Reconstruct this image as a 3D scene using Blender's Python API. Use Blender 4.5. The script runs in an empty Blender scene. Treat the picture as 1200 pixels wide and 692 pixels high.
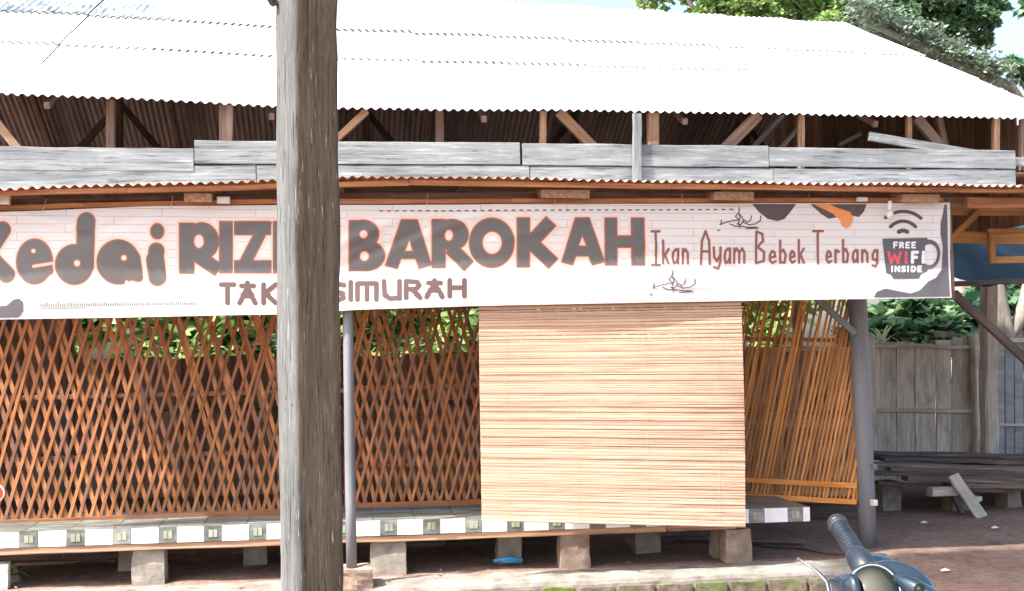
import bpy, math, random
import numpy as np
from mathutils import Vector, Matrix, Euler, noise
random.seed(7)
R = math.radians
scene = bpy.context.scene
COL = scene.collection

# ------------------------------------------------------------------ camera
CAM = Vector((0.0, 0.0, 1.58))
cd = bpy.data.cameras.new("camera")
cam = bpy.data.objects.new("camera", cd); COL.objects.link(cam)
cd.sensor_fit = 'HORIZONTAL'; cd.sensor_width = 36.0; cd.lens = 39.0
cd.clip_start = 0.05; cd.clip_end = 2000
CM = Matrix.Rotation(R(-8.45), 3, 'Z') @ Matrix.Rotation(R(90 + 3.04), 3, 'X') @ Matrix.Rotation(-0.010, 3, 'Z')
cam.matrix_world = Matrix.Translation(CAM) @ CM.to_4x4()
scene.camera = cam

# ------------------------------------------------------------------ sky, sun, exposure
SUN_EL = 49.0
SUN_H = Vector((-0.917, -0.399, 0)).normalized()
world = bpy.data.worlds.new("World"); scene.world = world; world.use_nodes = True
wn = world.node_tree
sky = wn.nodes.new('ShaderNodeTexSky'); sky.sky_type = 'NISHITA'; sky.sun_disc = False
sky.sun_elevation = R(SUN_EL); sky.sun_rotation = math.atan2(SUN_H.x, SUN_H.y)
sky.air_density = 1.0; sky.dust_density = 4.5; sky.ozone_density = 1.0
wn.links.new(sky.outputs[0], wn.nodes['Background'].inputs[0])
wn.nodes['Background'].inputs[1].default_value = 0.15
sl = bpy.data.lights.new("sun", 'SUN'); sl.energy = 3.2; sl.angle = R(1.2); sl.color = (1.0, 0.975, 0.935)
so = bpy.data.objects.new("sun", sl); COL.objects.link(so)
sd = Vector((SUN_H.x * math.cos(R(SUN_EL)), SUN_H.y * math.cos(R(SUN_EL)), math.sin(R(SUN_EL))))
so.rotation_euler = sd.to_track_quat('Z', 'Y').to_euler(); so.location = (-10, -6, 14)
scene.view_settings.view_transform = 'Standard'; scene.view_settings.look = 'None'
scene.view_settings.exposure = 1.8; scene.view_settings.gamma = 1.0
scene.cycles.max_bounces = 8; scene.cycles.diffuse_bounces = 5; scene.cycles.transparent_max_bounces = 8

# ------------------------------------------------------------------ measuring helpers (photo pixels -> metres)
def ray(px, py):
    return CM @ Vector(((px - 600) / 1300, -(py - 346) / 1300, -1))
def PY(px, py, Y):
    d = ray(px, py); return CAM + d * (Y / d.y)
def PZ(px, py, z):
    d = ray(px, py); return CAM + d * ((z - CAM.z) / d.z)
def PD(px, py, dep):
    return CAM + ray(px, py) * dep

# ------------------------------------------------------------------ materials
def mat(name):
    m = bpy.data.materials.new(name); m.use_nodes = True
    return m, m.node_tree, m.node_tree.nodes['Principled BSDF']
def N(nt, t, **k):
    n = nt.nodes.new(t)
    for a, b in k.items(): setattr(n, a, b)
    return n
def ramp(nt, stops):
    r = N(nt, 'ShaderNodeValToRGB'); e = r.color_ramp.elements
    while len(e) < len(stops): e.new(0.5)
    for i, (p, c) in enumerate(stops):
        e[i].position = p; e[i].color = (*c, 1)
    return r
def coords(nt, scale, rnd=True, kind='Object'):
    tc = N(nt, 'ShaderNodeTexCoord'); mp = N(nt, 'ShaderNodeMapping'); mp.inputs['Scale'].default_value = scale
    if rnd:
        oi = N(nt, 'ShaderNodeObjectInfo'); vm = N(nt, 'ShaderNodeVectorMath', operation='SCALE')
        cx = N(nt, 'ShaderNodeCombineXYZ')
        for i in range(3): nt.links.new(oi.outputs['Random'], cx.inputs[i])
        nt.links.new(cx.outputs[0], vm.inputs[0]); vm.inputs['Scale'].default_value = 37.0
        ad = N(nt, 'ShaderNodeVectorMath', operation='ADD')
        nt.links.new(tc.outputs[kind], ad.inputs[0]); nt.links.new(vm.outputs[0], ad.inputs[1])
        nt.links.new(ad.outputs[0], mp.inputs[0])
    else: nt.links.new(tc.outputs[kind], mp.inputs[0])
    return mp.outputs[0]
def noise_n(nt, vec, scale, detail=5, rough=0.6):
    n = N(nt, 'ShaderNodeTexNoise'); n.inputs['Scale'].default_value = scale
    n.inputs['Detail'].default_value = detail; n.inputs['Roughness'].default_value = rough
    nt.links.new(vec, n.inputs['Vector']); return n.outputs['Fac']
def mixc(nt, fac, a, b, blend='MIX'):
    m = N(nt, 'ShaderNodeMix', data_type='RGBA', blend_type=blend)
    for v, s in ((fac, 0), (a, 6), (b, 7)):
        if isinstance(v, (int, float)): m.inputs[s].default_value = v
        elif isinstance(v, tuple): m.inputs[s].default_value = (*v, 1)
        else: nt.links.new(v, m.inputs[s])
    return m.outputs[2]
def bump(nt, bsdf, h, strength, dist=0.01):
    b = N(nt, 'ShaderNodeBump'); b.inputs['Strength'].default_value = strength; b.inputs['Distance'].default_value = dist
    nt.links.new(h, b.inputs['Height']); nt.links.new(b.outputs[0], bsdf.inputs['Normal'])
def objvar(nt, col, lo, hi):
    oi = N(nt, 'ShaderNodeObjectInfo'); mr = N(nt, 'ShaderNodeMapRange')
    mr.inputs['To Min'].default_value = lo; mr.inputs['To Max'].default_value = hi
    nt.links.new(oi.outputs['Random'], mr.inputs[0])
    hs = N(nt, 'ShaderNodeHueSaturation'); nt.links.new(col, hs.inputs['Color']); nt.links.new(mr.outputs[0], hs.inputs['Value'])
    return hs.outputs[0]
def wood(name, dark, mid, light, grain=(1.2, 26, 26), rough=0.8, var=(0.8, 1.2), stain=None, bs=0.5):
    m, nt, b = mat(name)
    v = coords(nt, grain)
    f = noise_n(nt, v, 1.6, 7, 0.65)
    r = ramp(nt, [(0.3, dark), (0.5, mid), (0.72, light)]); nt.links.new(f, r.inputs[0])
    c = objvar(nt, r.outputs[0], *var)
    if stain:
        v2 = coords(nt, (2.2, 5, 5)); f2 = noise_n(nt, v2, 1.5, 4)
        r2 = ramp(nt, [(0.48, (0, 0, 0)), (0.66, (1, 1, 1))]); nt.links.new(f2, r2.inputs[0])
        c = mixc(nt, r2.outputs[0], c, stain)
    nt.links.new(c, b.inputs['Base Color']); b.inputs['Roughness'].default_value = rough
    b.inputs['Specular IOR Level'].default_value = 0.25
    bump(nt, b, f, bs, 0.006)
    return m
def mottled(name, c1, c2, c3, scale=6, rough=0.85, spec=0.3, var=(0.9, 1.1), bs=0.4, bd=0.01, rnd=True, stretch=(1, 1, 1)):
    m, nt, b = mat(name); v = coords(nt, stretch, rnd)
    f = noise_n(nt, v, scale, 8, 0.65); r = ramp(nt, [(0.3, c1), (0.5, c2), (0.7, c3)]); nt.links.new(f, r.inputs[0])
    c = objvar(nt, r.outputs[0], *var); nt.links.new(c, b.inputs['Base Color'])
    b.inputs['Roughness'].default_value = rough; b.inputs['Specular IOR Level'].default_value = spec
    if bs: bump(nt, b, f, bs, bd)
    return m
def plain(name, c, rough=0.6, metal=0.0, spec=0.5, coat=0.0):
    m, nt, b = mat(name); b.inputs['Base Color'].default_value = (*c, 1)
    v = coords(nt, (1, 1, 1)); f = noise_n(nt, v, 9, 5)
    mr = N(nt, 'ShaderNodeMapRange'); mr.inputs['To Min'].default_value = max(0.03, rough - 0.1); mr.inputs['To Max'].default_value = min(1, rough + 0.12)
    nt.links.new(f, mr.inputs[0]); nt.links.new(mr.outputs[0], b.inputs['Roughness'])
    nt.links.new(mixc(nt, f, tuple(x * 0.86 for x in c), tuple(min(1, x * 1.12) for x in c)), b.inputs['Base Color'])
    b.inputs['Metallic'].default_value = metal; b.inputs['Specular IOR Level'].default_value = spec
    b.inputs['Coat Weight'].default_value = coat
    return m

M = {}
M['grey_board'] = wood('weathered_white_board', (0.08, 0.085, 0.09), (0.25, 0.265, 0.275), (0.42, 0.44, 0.455), (1.0, 34, 34), var=(0.8, 1.15), stain=(0.15, 0.158, 0.16))
M['brown_wood'] = wood('brown_frame_wood', (0.11, 0.068, 0.05), (0.23, 0.155, 0.12), (0.34, 0.24, 0.19), stain=(0.25, 0.20, 0.17))
M['pale_wood'] = wood('pale_frame_wood', (0.2, 0.12, 0.07), (0.36, 0.22, 0.14), (0.5, 0.34, 0.24), var=(.85, 1.15))
M['tan_wood'] = wood('new_sawn_wood', (0.28, 0.14, 0.045), (0.42, 0.235, 0.09), (0.55, 0.34, 0.15), var=(.85, 1.15))
M['orange_wood'] = wood('orange_eave_wood', (0.20, 0.08, 0.035), (0.38, 0.17, 0.08), (0.55, 0.30, 0.16))
M['slat_red'] = wood('varnished_lattice_wood', (0.15, 0.055, 0.023), (0.35, 0.140, 0.052), (0.50, 0.240, 0.105), (2.0, 30, 30), rough=0.55, var=(0.55, 1.3), stain=(0.20, 0.105, 0.075))
M['slat_orange'] = wood('honey_lattice_wood', (0.30, 0.10, 0.02), (0.56, 0.22, 0.05), (0.75, 0.36, 0.11), (2.0, 30, 30), rough=0.5, var=(0.6, 1.25))
M['blind_slat'] = wood('bamboo_slat', (0.38, 0.21, 0.14), (0.57, 0.385, 0.275), (0.65, 0.475, 0.355), (1.0, 60, 60), rough=0.6, var=(0.84, 1.12), bs=0.15)
M['cord'] = plain('cotton_cord', (0.62, 0.46, 0.34), 0.9)
M['post_grey'] = wood('post_grey_side', (0.045, 0.048, 0.05), (0.135, 0.142, 0.142), (0.20, 0.21, 0.205), (4.5, 75, 75), var=(1, 1), bs=1.0)
M['post_brown'] = wood('post_brown_side', (0.075, 0.048, 0.034), (0.20, 0.135, 0.097), (0.31, 0.23, 0.17), (5.0, 85, 85), var=(1, 1), bs=1.0, stain=(0.185, 0.15, 0.10))
def old_timber(name, dark, mid, light, chip, chip_amt, k=1.0, rnd=False):
    m, nt, b = mat(name)
    v = coords(nt, (7 * k, 120 * k, 120 * k), rnd); f = noise_n(nt, v, 1.5, 9, 0.72)
    r1 = ramp(nt, [(0.34, dark), (0.46, mid), (0.55, mid), (0.68, light)]); nt.links.new(f, r1.inputs[0])
    vb = coords(nt, (1.1, 9, 9), rnd); fb_ = noise_n(nt, vb, 1.3, 5); r2 = ramp(nt, [(0.3, (0.62, 0.62, 0.62)), (0.7, (1.25, 1.22, 1.18))]); nt.links.new(fb_, r2.inputs[0])
    c = mixc(nt, 1.0, r1.outputs[0], r2.outputs[0], 'MULTIPLY')
    vc = coords(nt, (6, 85, 85), rnd); fc = noise_n(nt, vc, 1.7, 3, 0.5); r3 = ramp(nt, [(chip_amt, (0, 0, 0)), (chip_amt + .03, (1, 1, 1))]); nt.links.new(fc, r3.inputs[0])
    c = mixc(nt, r3.outputs[0], c, chip)
    vd = coords(nt, (2.2 * k, 150 * k, 150 * k), rnd); fd = noise_n(nt, vd, 1.2, 4, 0.6); r4 = ramp(nt, [(0.60, (1, 1, 1)), (0.68, (0.28, 0.26, 0.25))]); nt.links.new(fd, r4.inputs[0])
    c = mixc(nt, 0.85, c, r4.outputs[0], 'MULTIPLY')
    nt.links.new(c, b.inputs['Base Color']); b.inputs['Roughness'].default_value = 0.92; b.inputs['Specular IOR Level'].default_value = 0.15
    bump(nt, b, fd, -0.6, 0.004); 
    return m
M['post_brown'] = old_timber('post_brown_side', (0.035, 0.030, 0.022), (0.125, 0.104, 0.076), (0.23, 0.195, 0.145), (0.34, 0.32, 0.24), 0.675)
M['post_grey'] = old_timber('post_grey_side', (0.03, 0.032, 0.034), (0.118, 0.124, 0.126), (0.19, 0.198, 0.20), (0.24, 0.25, 0.25), 0.68)
M['grey_board'] = old_timber('weathered_white_board', (0.07, 0.075, 0.08), (0.215, 0.23, 0.24), (0.38, 0.40, 0.415), (0.30, 0.31, 0.31), 0.72, 0.33, True)
M['crack'] = plain('dark_crack_wood', (0.03, 0.026, 0.022), 0.95)  # near-black colour of the short marks on the post
M['fence_wood'] = wood('silvered_fence_wood', (0.30, 0.265, 0.225), (0.54, 0.49, 0.42), (0.66, 0.61, 0.54), (1.2, 30, 30), var=(0.8, 1.15), stain=(0.36, 0.335, 0.27))
M['lumber'] = wood('old_dark_lumber', (0.05, 0.036, 0.03), (0.12, 0.09, 0.078), (0.24, 0.185, 0.165), var=(0.6, 1.5))
M['bark'] = mottled('tree_bark', (0.12, 0.105, 0.085), (0.26, 0.235, 0.20), (0.40, 0.37, 0.32), 5, stretch=(1, 1, .25), bs=.8, bd=.03)
M['pole_paint'] = mottled('grey_pole_paint', (0.12, 0.125, 0.14), (0.175, 0.182, 0.20), (0.225, 0.232, 0.25), 3, 0.5, 0.4, bs=0.15, stretch=(1, 1, .3))
M['tile_white'] = mottled('white_glazed_tile', (0.72, 0.73, 0.74), (0.80, 0.80, 0.80), (0.84, 0.84, 0.84), 2, 0.25, 0.5, (0.95, 1.04), 0)
M['tile_green'] = mottled('grey_green_marbled_tile', (0.06, 0.075, 0.068), (0.15, 0.17, 0.155), (0.34, 0.36, 0.33), 9, 0.3, 0.5, (0.85, 1.15), 0, stretch=(.5, 2, 1))
M['tile_cream'] = mottled('cream_tile_centre', (0.22, 0.235, 0.18), (0.31, 0.325, 0.25), (0.40, 0.41, 0.33), 8, 0.3, 0.5, (0.9, 1.1), 0)
M['grout'] = mottled('grout', (0.2, 0.2, 0.19), (0.3, 0.3, 0.28), (0.36, 0.36, 0.34), 12)
M['concrete'] = mottled('pale_concrete', (0.17, 0.15, 0.125), (0.27, 0.24, 0.20), (0.37, 0.335, 0.285), 7, 0.9, bs=.7, bd=.015)
M['mortar'] = mottled('kerb_cement', (0.12, 0.105, 0.088), (0.24, 0.215, 0.185), (0.33, 0.30, 0.265), 6, 0.9, bs=.8, bd=.02)
M['block_red'] = mottled('reddish_block', (0.19, 0.13, 0.095), (0.28, 0.205, 0.155), (0.38, 0.31, 0.25), 7, 0.9, bs=.7, bd=.015)
m, nt, b = mat('mossy_stone')
v = coords(nt, (1, 1, 1)); f = noise_n(nt, v, 9, 7); r_ = ramp(nt, [(0.3, (0.06, 0.05, 0.034)), (0.55, (0.14, 0.12, 0.085)), (0.75, (0.24, 0.215, 0.165))]); nt.links.new(f, r_.inputs[0])
f2 = noise_n(nt, v, 3.0, 4); oi = N(nt, 'ShaderNodeObjectInfo'); ad = N(nt, 'ShaderNodeMath', operation='MULTIPLY_ADD')
nt.links.new(oi.outputs['Random'], ad.inputs[0]); ad.inputs[1].default_value = 0.35; nt.links.new(f2, ad.inputs[2])
r2 = ramp(nt, [(0.55, (0, 0, 0)), (0.85, (1, 1, 1))]); nt.links.new(ad.outputs[0], r2.inputs[0])
nt.links.new(mixc(nt, r2.outputs[0], r_.outputs[0], (0.085, 0.15, 0.012)), b.inputs['Base Color']); b.inputs['Roughness'].default_value = 0.95
bump(nt, b, f, 0.8, 0.02); M['moss'] = m
# ground
m, nt, b = mat('reddish_dirt')
v = coords(nt, (1, 1, 1), False); f = noise_n(nt, v, 1.4, 9, 0.7); f2 = noise_n(nt, v, 14, 8, 0.7)
r_ = ramp(nt, [(0.3, (0.17, 0.11, 0.084)), (0.52, (0.24, 0.163, 0.128)), (0.75, (0.31, 0.222, 0.18))]); nt.links.new(f, r_.inputs[0])
r2 = ramp(nt, [(0.35, (0.7, 0.7, 0.7)), (0.65, (1.25, 1.25, 1.25))]); nt.links.new(f2, r2.inputs[0])
nt.links.new(mixc(nt, 1.0, r_.outputs[0], r2.outputs[0], 'MULTIPLY'), b.inputs['Base Color']); b.inputs['Roughness'].default_value = 0.97
b.inputs['Specular IOR Level'].default_value = 0.1
bump(nt, b, f2, 0.7, 0.02); M['dirt'] = m
# corrugated sheet, upper face: galvanised, stained; lower face: rusty
m, nt, b = mat('galvanised_sheet')
v = coords(nt, (1, 1, 1), False); f = noise_n(nt, v, 1.2, 6)
r_ = ramp(nt, [(0.3, (0.50, 0.52, 0.54)), (0.5, (0.66, 0.67, 0.68)), (0.7, (0.74, 0.75, 0.76))]); nt.links.new(f, r_.inputs[0])
v2 = coords(nt, (9, 0.7, 1), True); f2 = noise_n(nt, v2, 1.5, 4)
r2 = ramp(nt, [(0.58, (0, 0, 0)), (0.75, (1, 1, 1))]); nt.links.new(f2, r2.inputs[0])
nt.links.new(mixc(nt, r2.outputs[0], r_.outputs[0], (0.42, 0.41, 0.40)), b.inputs['Base Color'])
b.inputs['Roughness'].default_value = 0.6; b.inputs['Metallic'].default_value = 0.0; M['sheet_top'] = m
M['sheet_blue'] = mottled('patchy_blue_grey_sheet', (0.05, 0.085, 0.12), (0.26, 0.33, 0.38), (0.60, 0.64, 0.67), 7, 0.6, var=(.9, 1.1), bs=0, stretch=(3, .6, 1))  # blue-grey sheet colour, broken up by paler patches below
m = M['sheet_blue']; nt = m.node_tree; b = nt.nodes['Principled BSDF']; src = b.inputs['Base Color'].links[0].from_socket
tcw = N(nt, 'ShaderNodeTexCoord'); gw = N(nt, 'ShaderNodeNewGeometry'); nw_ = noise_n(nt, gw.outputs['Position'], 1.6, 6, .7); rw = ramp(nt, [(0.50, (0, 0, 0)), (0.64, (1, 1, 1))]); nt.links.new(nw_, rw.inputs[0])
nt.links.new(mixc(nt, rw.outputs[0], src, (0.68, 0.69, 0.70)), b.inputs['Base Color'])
M['sheet_under'] = mottled('sheet_rusty_underside', (0.17, 0.135, 0.13), (0.30, 0.25, 0.24), (0.44, 0.38, 0.36), 1.5, 0.8, stretch=(4, .5, 1), var=(.7, 1.3), bs=0)
M['wall_brown'] = wood('woven_back_wall', (0.14, 0.08, 0.058), (0.30, 0.18, 0.13), (0.44, 0.29, 0.22), (1, 14, 14), var=(.6, 1.25))
M['tarp'] = plain('blue_tarpaulin', (0.006, 0.030, 0.042), 0.75)
M['blue_plastic'] = plain('blue_plastic', (0.06, 0.3, 0.55), 0.35)
M['white_plastic'] = plain('white_plastic', (0.7, 0.68, 0.64), 0.4)
M['red_plastic'] = plain('red_plastic', (0.55, 0.05, 0.02), 0.35)
M['black_plastic'] = mottled('black_grip_rubber', (0.006, 0.009, 0.014), (0.012, 0.018, 0.026), (0.02, 0.03, 0.04), 20, 0.42, .4, bs=.1)
M['gloss_navy'] = plain('glossy_dark_fairing', (0.012, 0.024, 0.038), 0.16, 0, 0.5, 0.35)
M['dark_lens'] = plain('smoked_lens', (0.008, 0.013, 0.010), 0.14, 0, 0.25, 0)
for _n in M['dark_lens'].node_tree.nodes:
    if _n.type == 'MAP_RANGE': _n.inputs['To Min'].default_value = .02; _n.inputs['To Max'].default_value = .05
M['chrome'] = plain('polished_alloy', (0.72, 0.72, 0.72), 0.2, 1.0)
M['rubber'] = plain('tyre_rubber', (0.02, 0.02, 0.02), 0.85)
M['seat_vinyl'] = plain('seat_vinyl', (0.02, 0.02, 0.022), 0.6)
M['cable'] = plain('black_cable', (0.02, 0.02, 0.02), 0.6)
M['tin'] = mottled('dull_grey_sheet_fence', (0.17, 0.19, 0.2), (0.27, 0.29, 0.3), (0.36, 0.38, 0.39), 2, 0.6, stretch=(5, 1, .4), bs=0)
def leafmat(name, cols, trans=0.35):
    m, nt, b = mat(name); g = N(nt, 'ShaderNodeNewGeometry'); n = len(cols)
    r = ramp(nt, [(i / (n - 1), c) for i, c in enumerate(cols)]); nt.links.new(g.outputs['Random Per Island'], r.inputs[0])
    nt.links.new(r.outputs[0], b.inputs['Base Color']); b.inputs['Roughness'].default_value = 0.5
    tr = N(nt, 'ShaderNodeBsdfTranslucent'); hs = N(nt, 'ShaderNodeHueSaturation'); hs.inputs['Value'].default_value = 1.6
    nt.links.new(r.outputs[0], hs.inputs['Color']); nt.links.new(hs.outputs[0], tr.inputs[0])
    mx = N(nt, 'ShaderNodeMixShader'); mx.inputs[0].default_value = trans
    nt.links.new(b.outputs[0], mx.inputs[1]); nt.links.new(tr.outputs[0], mx.inputs[2])
    nt.links.new(mx.outputs[0], nt.nodes['Material Output'].inputs[0]); return m
M['leaf_bright'] = leafmat('bright_leaves', [(0.05, 0.13, 0.04), (0.16, 0.28, 0.07), (0.46, 0.54, 0.22), (0.10, 0.20, 0.07), (0.32, 0.44, 0.14)])
M['leaf_dark'] = leafmat('dark_leaves', [(0.03, 0.085, 0.045), (0.08, 0.17, 0.09), (0.24, 0.36, 0.18), (0.05, 0.12, 0.07), (0.15, 0.26, 0.12)])
M['leaf_grey'] = leafmat('dusty_grey_leaves', [(0.14, 0.19, 0.14), (0.20, 0.26, 0.19), (0.27, 0.32, 0.25), (0.08, 0.17, 0.09)], 0.2)
# banner print
m, nt, b = mat('banner_vinyl')
tc = N(nt, 'ShaderNodeTexCoord'); mp = N(nt, 'ShaderNodeMapping'); mp.inputs['Rotation'].default_value = (R(90), 0, 0)
nt.links.new(tc.outputs['Object'], mp.inputs[0])
bt = N(nt, 'ShaderNodeTexBrick'); nt.links.new(mp.outputs[0], bt.inputs['Vector'])
bt.inputs['Scale'].default_value = 1.0; bt.inputs['Brick Width'].default_value = 0.62; bt.inputs['Row Height'].default_value = 0.055
bt.inputs['Mortar Size'].default_value = 0.0022; bt.inputs['Mortar Smooth'].default_value = 0.3
bt.inputs['Color1'].default_value = (0.76, 0.735, 0.705, 1); bt.inputs['Color2'].default_value = (0.80, 0.78, 0.755, 1); bt.inputs['Mortar'].default_value = (0.46, 0.45, 0.46, 1)
nt.links.new(bt.outputs['Color'], b.inputs['Base Color']); b.inputs['Roughness'].default_value = 0.5
tr = N(nt, 'ShaderNodeBsdfTranslucent'); nt.links.new(bt.outputs['Color'], tr.inputs[0])
mx = N(nt, 'ShaderNodeMixShader'); mx.inputs[0].default_value = 0.12
nt.links.new(b.outputs[0], mx.inputs[1]); nt.links.new(tr.outputs[0], mx.inputs[2]); nt.links.new(mx.outputs[0], nt.nodes['Material Output'].inputs[0])
M['banner'] = m
M['print_fill'] = plain('print_grey', (0.12, 0.115, 0.113), 0.5)
M['print_edge'] = plain('print_red_brown', (0.24, 0.115, 0.085), 0.5)
M['print_halo'] = plain('print_peach', (0.80, 0.49, 0.38), 0.5)
M['print_halo2'] = plain('print_pale_peach', (0.78, 0.64, 0.57), 0.5)
M['print_text'] = plain('print_plum', (0.22, 0.105, 0.095), 0.5)
M['print_sub'] = plain('print_taupe', (0.13, 0.085, 0.08), 0.5)
M['print_dark'] = plain('print_slate', (0.105, 0.10, 0.115), 0.5)
M['print_ink'] = plain('print_brown_ink', (0.085, 0.06, 0.055), 0.5)
M['print_orange'] = plain('print_orange', (0.75, 0.27, 0.07), 0.5)
M['print_white'] = plain('print_white', (0.85, 0.85, 0.85), 0.5)
M['print_red'] = plain('print_red', (0.72, 0.09, 0.12), 0.5)
M['print_bluegrey'] = plain('print_pale_blue', (0.13, 0.16, 0.18), 0.5)

# ------------------------------------------------------------------ object helpers
def link(name, me, parent=None, mtx=None):
    o = bpy.data.objects.new(name, me); COL.objects.link(o)
    if mtx is not None: o.matrix_world = mtx
    if parent is not None:
        o.parent = parent; o.matrix_parent_inverse = parent.matrix_world.inverted()
    return o
def tag(o, label=None, cat=None, group=None, kind=None):
    if label: o['label'] = label
    if cat: o['category'] = cat
    if group: o['group'] = group
    if kind: o['kind'] = kind
    return o
def thing(name, loc, label, cat, group=None):
    o = bpy.data.objects.new(name, None); COL.objects.link(o); o.empty_display_size = 0.2
    o.matrix_world = Matrix.Translation(loc)
    return tag(o, label, cat, group)
class MB:
    def __init__(s): s.v = []; s.f = []; s.m = []; s.smooth = False
    def add(s, vs, fs, mi=0):
        o = len(s.v); s.v += [tuple(p) for p in vs]; s.f += [tuple(i + o for i in f) for f in fs]; s.m += [mi] * len(fs)
    def box(s, c, size, rot=None, mi=0):
        x, y, z = (q / 2 for q in size); c = Vector(c)
        vs = [Vector((a, b, d)) for a in (-x, x) for b in (-y, y) for d in (-z, z)]
        if rot is not None: vs = [rot @ p for p in vs]
        s.add([c + p for p in vs], [(0, 1, 3, 2), (4, 6, 7, 5), (0, 4, 5, 1), (2, 3, 7, 6), (0, 2, 6, 4), (1, 5, 7, 3)], mi)
    def tube(s, pts, rad, seg=8, mi=0, caps=True):
        pts = [Vector(p) for p in pts]; rad = rad if isinstance(rad, (list, tuple)) else [rad] * len(pts)
        rings = []; up = None
        for i, p in enumerate(pts):
            t = (pts[min(i + 1, len(pts) - 1)] - pts[max(i - 1, 0)]).normalized()
            if up is None: up = Vector((0, 0, 1)) if abs(t.z) < 0.9 else Vector((1, 0, 0))
            a = t.cross(up).normalized(); b = a.cross(t).normalized(); up = b
            rings.append([p + (a * math.cos(2 * math.pi * k / seg) + b * math.sin(2 * math.pi * k / seg)) * rad[i] for k in range(seg)])
        vs = [q for r in rings for q in r]; fs = []
        for i in range(len(pts) - 1):
            for k in range(seg):
                fs.append((i * seg + k, i * seg + (k + 1) % seg, (i + 1) * seg + (k + 1) % seg, (i + 1) * seg + k))
        if caps: fs += [tuple(range(seg))[::-1], tuple((len(pts) - 1) * seg + k for k in range(seg))]
        s.add(vs, fs, mi)
    def mesh(s, name, mats, smooth=False):
        me = bpy.data.meshes.new(name); me.from_pydata(s.v, [], s.f)
        for q in (mats if isinstance(mats, (list, tuple)) else [mats]): me.materials.append(q)
        me.polygons.foreach_set('material_index', s.m)
        if smooth or s.smooth: me.polygons.foreach_set('use_smooth', [True] * len(s.f))
        me.update(); return me
    def obj(s, name, mats, parent=None, smooth=False): return link(name, s.mesh(name, mats, smooth), parent)
def frame(p0, p1, up=(0, 0, 1)):
    p0, p1 = Vector(p0), Vector(p1); x = (p1 - p0).normalized(); up = Vector(up)
    y = up.cross(x); y = y.normalized() if y.length > 1e-4 else Vector((0, 1, 0)); z = x.cross(y)
    m = Matrix((x, y, z)).transposed().to_4x4(); m.translation = p0; return m, (p1 - p0).length
def beam_mesh(name, L, w, h, m, seg=4, jit=0.002, ch=None):
    """chamfered timber along local X; w across local Y, h across local Z"""
    ch = min(w, h) * 0.12 if ch is None else ch; a, b = w / 2, h / 2; mb = MB()
    prof = [(-a + ch, -b), (a - ch, -b), (a, -b + ch), (a, b - ch), (a - ch, b), (-a + ch, b), (-a, b - ch), (-a, -b + ch)]
    vs = []; 
    for i in range(seg + 1):
        dx = random.uniform(-jit, jit) if 0 < i < seg else 0; dy = random.uniform(-jit, jit) ; dz = random.uniform(-jit, jit)
        for (y, z) in prof: vs.append((L * i / seg + dx, y + dy + random.uniform(-jit, jit) * .4, z + dz + random.uniform(-jit, jit) * .4))
    fs = []
    for i in range(seg):
        for k in range(8): fs.append((i * 8 + k, i * 8 + (k + 1) % 8, (i + 1) * 8 + (k + 1) % 8, (i + 1) * 8 + k))
    fs = [f[::-1] for f in fs] + [tuple(range(8)), tuple(seg * 8 + k for k in range(8))[::-1]]
    mb.add(vs, [f[::-1] for f in fs]); return mb.mesh(name, m)
def beam(name, p0, p1, w, h, m, parent=None, up=(0, 0, 1), seg=4, jit=0.002, ch=None):
    mtx, L = frame(p0, p1, up); return link(name, beam_mesh(name, L, w, h, m, seg, jit, ch), parent, mtx)
def rough_block(name, loc, size, m, parent=None, rz=0.0, jit=0.008, taper=0.0, sub=7):
    sd_ = random.uniform(0, 99)
    mb = MB(); n = sub; idx = {}; vs = []; fs = []
    def vert(i, j, k):
        if (i, j, k) not in idx:
            p = Vector((i / n * 2 - 1, j / n * 2 - 1, k / n * 2 - 1))
            q = Vector([math.copysign(abs(c) ** 1.0, c) for c in p])
            e = sum(abs(c) > .99 for c in p)
            if e >= 2: q *= (0.985 if e == 2 else 0.97)
            sc = 1 - taper * (q.z * .5 + .5)
            q = Vector((q.x * size[0] / 2 * sc, q.y * size[1] / 2 * sc, q.z * size[2] / 2))
            if 0 < k < n or True: q += Vector([1.3 * noise.noise(q * 9 + Vector((sd_ + 9 * w_, 0, 0))) + .7 * noise.noise(q * 32 + Vector((sd_, 7 * w_, 0))) for w_ in range(3)]) * jit * (1 if 0 < k else .3)
            idx[(i, j, k)] = len(vs); vs.append(q + Vector((0, 0, size[2] / 2)))
        return idx[(i, j, k)]
    for a in range(n):
        for b_ in range(n):
            for s in (0, n):
                q = [(s, a, b_), (s, a + 1, b_), (s, a + 1, b_ + 1), (s, a, b_ + 1)]; fs.append([vert(*t) for t in (q if s else q[::-1])])
                q = [(a, s, b_), (a, s, b_ + 1), (a + 1, s, b_ + 1), (a + 1, s, b_)]; fs.append([vert(*t) for t in (q if s else q[::-1])])
                q = [(a, b_, s), (a + 1, b_, s), (a + 1, b_ + 1, s), (a, b_ + 1, s)]; fs.append([vert(*t) for t in (q if s else q[::-1])])
    mb.add(vs, fs)
    return link(name, mb.mesh(name, m), parent, Matrix.Translation(loc) @ Matrix.Rotation(rz, 4, 'Z'))

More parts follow.
